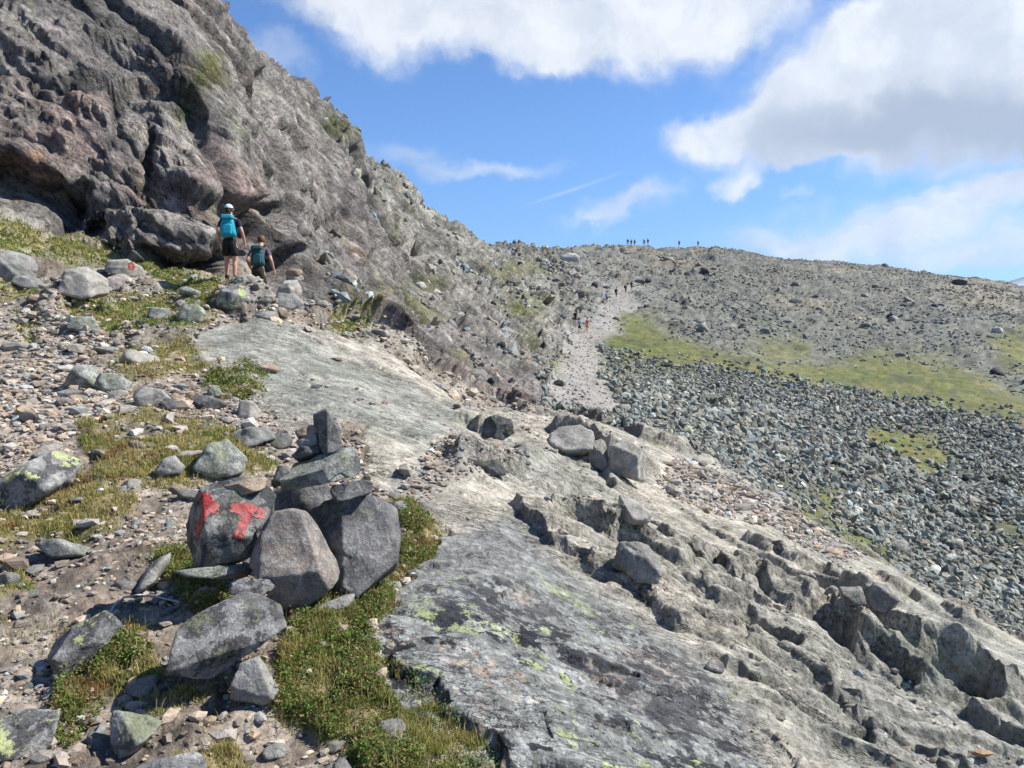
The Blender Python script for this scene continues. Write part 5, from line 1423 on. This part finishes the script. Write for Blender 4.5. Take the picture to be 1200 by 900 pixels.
def blades(name, k, p, height, width, rg, dry=.5, lean=.55):
    n = len(p)
    a = rg.uniform(0, 2 * math.pi, n); la = rg.uniform(0, 2 * math.pi, n); ln = np.abs(rg.normal(size=n)) * lean
    side = np.stack([np.cos(a), np.sin(a), np.zeros(n)], 1) * width[:, None] * .5
    bend = np.stack([np.cos(la), np.sin(la), np.zeros(n)], 1) * (height * ln)[:, None]
    upv = np.array((0, 0, 1)) * (height / np.sqrt(1 + ln * ln))[:, None]
    b0 = p - np.array((0, 0, .006))
    m1 = p + bend * .35 + upv * .6; t1 = p + bend + upv
    v = np.stack([b0 - side, b0 + side, m1 + side * .75, m1 - side * .75, t1], 1)
    off = (np.arange(n) * 5)[:, None]
    f4 = off + np.array((0, 1, 2, 3)); f3 = off + np.array((3, 2, 4))
    c = turf_colour(p, rg, dry)
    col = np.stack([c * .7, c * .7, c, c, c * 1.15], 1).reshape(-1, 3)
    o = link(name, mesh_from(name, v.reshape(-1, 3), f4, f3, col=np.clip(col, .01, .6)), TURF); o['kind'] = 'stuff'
    return o
gw = q(m_grass)
rg = np.random.default_rng(77)
sparse = q(m_ground) * (1 - q(m_path)) * .07 * sstep(.1, .5, fbm(QC, .5, 3, 505))
gw = gw * (.12 + .88 * sstep(-.25, .15, fbm(QC, .13, 3, 513)))
kA, pA = scatter(85000, np.maximum(gw, sparse) * (QD < 8) / np.clip(QD, 2, 20) ** 1.1, rg)
kB, pB = scatter(60000, np.maximum(gw, sparse) * (QD >= 8) * (QD < 26) / np.clip(QD, 2, 20), rg)
k_ = np.concatenate([kA, kB]); p_ = np.vstack([pA, pB]); dq = QD[k_]
tuft = np.clip(.75 + .7 * fbm(p_, .3, 2, 507), .3, 1.5)
hgt = rg.uniform(.016, .048, len(k_)) * tuft * np.interp(dq, [2.5, 8, 20], [.9, 1.1, 1.7]); wid = np.interp(dq, [2.5, 6, 12, 20], [.0032, .006, .013, .026])
kD, pD = scatter(5000, np.maximum(gw, 2 * sparse) * (QD < 12) / np.clip(QD, 2, 20), rg)
hD = rg.uniform(.04, .10, len(kD))
k_ = np.concatenate([k_, kD]); p_ = np.vstack([p_, pD]); hgt = np.concatenate([hgt, hD]); wid = np.concatenate([wid, np.interp(QD[kD], [2.5, 12], [.0024, .008])])
blades('grass', k_, p_, hgt, wid * rg.uniform(.7, 1.3, len(k_)), rg, np.concatenate([np.full(len(kA) + len(kB), .62), np.full(len(kD), 1.5)]))
# small leaved ground cover: short stems with leaf faces
def leaves(name, k, p, size, rg, cols):
    n = len(p)
    Rr = rand_rot(n, rg)
    base = np.array([(-.5, 0, 0), (0, -.32, .08), (.5, 0, 0), (0, .32, .08)])
    v = np.einsum('nij,kj->nki', Rr, base) * size[:, None, None] + p[:, None]
    f4 = (np.arange(n) * 4)[:, None] + np.arange(4)
    cc = np.array(cols)[rg.integers(0, len(cols), n)] * np.exp(rg.normal(size=n) * .3)[:, None]
    o = link(name, mesh_from(name, v.reshape(-1, 3), f4, col=np.clip(np.repeat(cc, 4, 0), .01, .5)), TURF); o['kind'] = 'stuff'
LOWM = union([[(330,770),(400,740),(470,735),(455,775),(500,800),(525,835),(575,875),(590,930),(420,930),(400,880),(360,850),(310,840),(325,800)],
  [(380,700),(450,690),(480,705),(465,740),(400,745),(340,760),(345,735)],[(455,590),(480,590),(515,625),(505,650),(480,670),(462,690),(450,680),(470,650)],
  [(100,750),(130,735),(160,750),(150,775),(110,790)],[(60,790),(110,775),(150,800),(130,830),(80,880),(60,850)],
  [(238,440),(290,425),(320,440),(300,460),(250,462)],[(195,660),(225,650),(265,690),(255,710),(210,715)]], soft=7, dmax=14)
kC, pC = scatter(70000, q(LOWM) * (1 - .9 * q(m_bed)) * (QD < 13) * sstep(-.35, .25, fbm(QC, .22, 3, 509)) / np.clip(QD, 2, 20), rg)
pC = pC + np.array((0, 0, 1)) * (np.abs(rg.normal(size=len(kC))) * .022 * np.clip(1 + fbm(pC, .2, 2, 511), .2, 2))[:, None]
leaves('ground_cover', kC, pC, np.interp(QD[kC], [2.5, 6, 12], [.011, .017, .04]) * rg.uniform(.6, 1.4, len(kC)), rg, [(.08, .15, .028), (.13, .21, .045), (.18, .20, .06), (.13, .20, .04), (.24, .13, .06), (.22, .21, .08)])
# ----------------------------------------------------------------- sky, sun, camera
SUN_AZ, SUN_EL = math.radians(82), math.radians(47)      # clockwise from straight ahead
w = bpy.data.worlds.new('World'); scene.world = w; w.use_nodes = True
nt = w.node_tree; nt.nodes.clear()
out = nt.nodes.new('ShaderNodeOutputWorld'); bg = nt.nodes.new('ShaderNodeBackground')
sky = nt.nodes.new('ShaderNodeTexSky'); sky.sky_type = 'NISHITA'; sky.sun_disc = False
sky.sun_elevation = SUN_EL; sky.sun_rotation = SUN_AZ; sky.altitude = 1200; sky.air_density = 1.0; sky.dust_density = .1; sky.ozone_density = 3
tc = nt.nodes.new('ShaderNodeTexCoord'); D = tc.outputs['Generated']
sep = nt.nodes.new('ShaderNodeSeparateXYZ'); lk(nt, D, sep.inputs[0])
az = math_(nt, 'ARCTAN2', sep.outputs[0], sep.outputs[1]); el = math_(nt, 'ARCSINE', sep.outputs[2])
cmb = nt.nodes.new('ShaderNodeCombineXYZ'); lk(nt, az, cmb.inputs[0]); lk(nt, el, cmb.inputs[1]); AE = cmb.outputs[0]
warp = nd(nt, 'ShaderNodeTexNoise', Scale=7.0, Detail=5.0, Roughness=.6); lk(nt, AE, warp.inputs['Vector'])
wv = nt.nodes.new('ShaderNodeVectorMath'); wv.operation = 'SUBTRACT'; lk(nt, warp.outputs['Color'], wv.inputs[0]); wv.inputs[1].default_value = (.5, .5, .5)
ws = nt.nodes.new('ShaderNodeVectorMath'); ws.operation = 'SCALE'; lk(nt, wv.outputs[0], ws.inputs[0]); ws.inputs['Scale'].default_value = .15
wa = nt.nodes.new('ShaderNodeVectorMath'); wa.operation = 'ADD'; lk(nt, AE, wa.inputs[0]); lk(nt, ws.outputs[0], wa.inputs[1])
AEW = wa.outputs[0]
def ang(u, v):
    d = ray(u, v); return math.atan2(d[0], d[1]), math.asin(d[2] / np.linalg.norm(d))
def puff(u, v, ru, rv, rot=0.0, power=1.0, vec=None):
    """one soft ellipse of cloud at a bearing and height in the sky"""
    a, e = ang(u, v)
    mp = nd(nt, 'ShaderNodeMapping', vector_type='TEXTURE'); lk(nt, AEW if vec is None else vec, mp.inputs[0])
    mp.inputs['Location'].default_value = (a, e, 0); mp.inputs['Rotation'].default_value = (0, 0, -rot); mp.inputs['Scale'].default_value = (ru / F, rv / F, 1)
    ln = nt.nodes.new('ShaderNodeVectorMath'); ln.operation = 'LENGTH'; lk(nt, mp.outputs[0], ln.inputs[0])
    r = nd(nt, 'ShaderNodeMapRange', interpolation_type='SMOOTHSTEP'); lk(nt, ln.outputs['Value'], r.inputs[0])
    r.inputs[1].default_value = 1.0; r.inputs[2].default_value = .0; r.inputs[3].default_value = 0; r.inputs[4].default_value = power
    return r.outputs[0]
def total(lst):
    s = lst[0]
    for x in lst[1:]: s = math_(nt, 'ADD', s, x)
    return s
solid = total([puff(640,-40,420,120,0,1.25), puff(520,30,190,70,.15,.8), puff(690,50,200,55,0,.9), puff(860,20,130,70,-.3,.8), puff(380,0,110,60,.3,.6),
  puff(1080,90,220,130,0,1.3), puff(960,120,210,75,-.25,1.1), puff(830,155,120,38,-.1,1.0), puff(1130,20,150,90,-.2,1.0), puff(1210,110,220,130,0,1.2), puff(1010,170,160,50,.1,.7),
  puff(862,212,48,22,-.2,1.0), puff(935,188,60,20,-.1,.5), puff(930,233,34,14,0,.5)])
veil = total([puff(1110,248,190,30,-.24,1.15), puff(1200,225,120,32,-.2,.8), puff(735,245,95,22,-.3,.75), puff(690,262,50,10,0,.4),
  puff(560,202,130,17,-.06,.75), puff(470,190,70,22,-.1,.5), puff(1060,275,260,38,.03,.75), puff(1180,300,180,30,.05,.7), puff(900,280,80,22,0,.5),
  puff(315,55,50,28,.3,.45)])
trail_c = puff(672,222,85,3.5,-.30,.3, vec=AE)
n1 = nd(nt, 'ShaderNodeTexNoise', Scale=8.0, Detail=10.0, Roughness=.6); lk(nt, AEW, n1.inputs['Vector'])
mp2 = nd(nt, 'ShaderNodeMapping'); lk(nt, AEW, mp2.inputs[0]); mp2.inputs['Scale'].default_value = (6, 26, 1); mp2.inputs['Rotation'].default_value = (0, 0, .2)
n2 = nd(nt, 'ShaderNodeTexNoise', Scale=1.0, Detail=8.0, Roughness=.6); lk(nt, mp2.outputs[0], n2.inputs['Vector'])
nn = math_(nt, 'MULTIPLY_ADD', n2.outputs['Fac'], .45, math_(nt, 'MULTIPLY', n1.outputs['Fac'], 1.0))
d1 = ramp(nt, math_(nt, 'ADD', nn, math_(nt, 'SUBTRACT', solid, .78)), .02, 1.15)
d2 = math_(nt, 'MULTIPLY', veil, math_(nt, 'MULTIPLY_ADD', n2.outputs['Fac'], 1.7, -.15))
d2 = math_(nt, 'MULTIPLY', d2, 1.25)
cl = math_(nt, 'MAXIMUM', d1, math_(nt, 'MAXIMUM', d2, trail_c)); 
dens = nt.nodes.new('ShaderNodeClamp'); lk(nt, cl, dens.inputs[0])
# thick bases are grey, thin edges white
thick = total([puff(1080,150,240,75,.05,1.3), puff(960,165,150,45,0,.6), puff(1200,150,160,80,0,.8)])
n3 = nd(nt, 'ShaderNodeTexNoise', Scale=9.0, Detail=7.0, Roughness=.6); lk(nt, AEW, n3.inputs['Vector'])
tk = ramp(nt, math_(nt, 'MULTIPLY_ADD', n3.outputs['Fac'], .7, math_(nt, 'SUBTRACT', thick, .35)), .0, 1.7)
thin = ramp(nt, n1.outputs['Fac'], .66, .34)
ccol = mixc(nt, thin, (5.9, 6.0, 6.1), (4.2, 4.5, 5.0))
ccol = mixc(nt, tk, ccol, (2.8, 3.1, 3.6))
tint = nt.nodes.new('ShaderNodeVectorMath'); tint.operation = 'MULTIPLY'; lk(nt, sky.outputs[0], tint.inputs[0])
low_ = ramp(nt, sep.outputs[2], .26, .0)
lk(nt, mixc(nt, low_, (.60, .80, 1.03), (.47, .66, .90)), tint.inputs[1])
fin = mixc(nt, math_(nt, 'MULTIPLY', dens.outputs[0], .97), tint.outputs[0], ccol)
lk(nt, fin, bg.inputs['Color']); bg.inputs['Strength'].default_value = .10
lk(nt, bg.outputs[0], out.inputs['Surface'])
w.cycles.sampling_method = 'MANUAL'; w.cycles.sample_map_resolution = 512

sun = bpy.data.lights.new('sun', 'SUN'); sun.energy = 5.0; sun.angle = math.radians(.53); sun.color = (1, .955, .88)
so = bpy.data.objects.new('sun', sun); COL.objects.link(so)
sd = Vector((math.sin(SUN_AZ) * math.cos(SUN_EL), math.cos(SUN_AZ) * math.cos(SUN_EL), math.sin(SUN_EL)))
so.rotation_euler = sd.to_track_quat('Z', 'Y').to_euler(); so.location = (30, 0, 40)

cam = bpy.data.cameras.new('camera'); co = bpy.data.objects.new('camera', cam); COL.objects.link(co)
cam.sensor_width = 36; cam.lens = F / 1200 * 36; cam.clip_start = .05; cam.clip_end = 40000
co.location = (0, 0, EYE); co.rotation_euler = (math.pi / 2 - PITCH, 0, 0)
scene.camera = co
vs = scene.view_settings; vs.view_transform = 'Standard'; vs.look = 'None'; vs.exposure = 0.78; vs.gamma = 1; vs.use_curve_mapping = False
scene.cycles.max_bounces = 5; scene.cycles.diffuse_bounces = 3; scene.cycles.caustics_reflective = False; scene.cycles.caustics_refractive = False
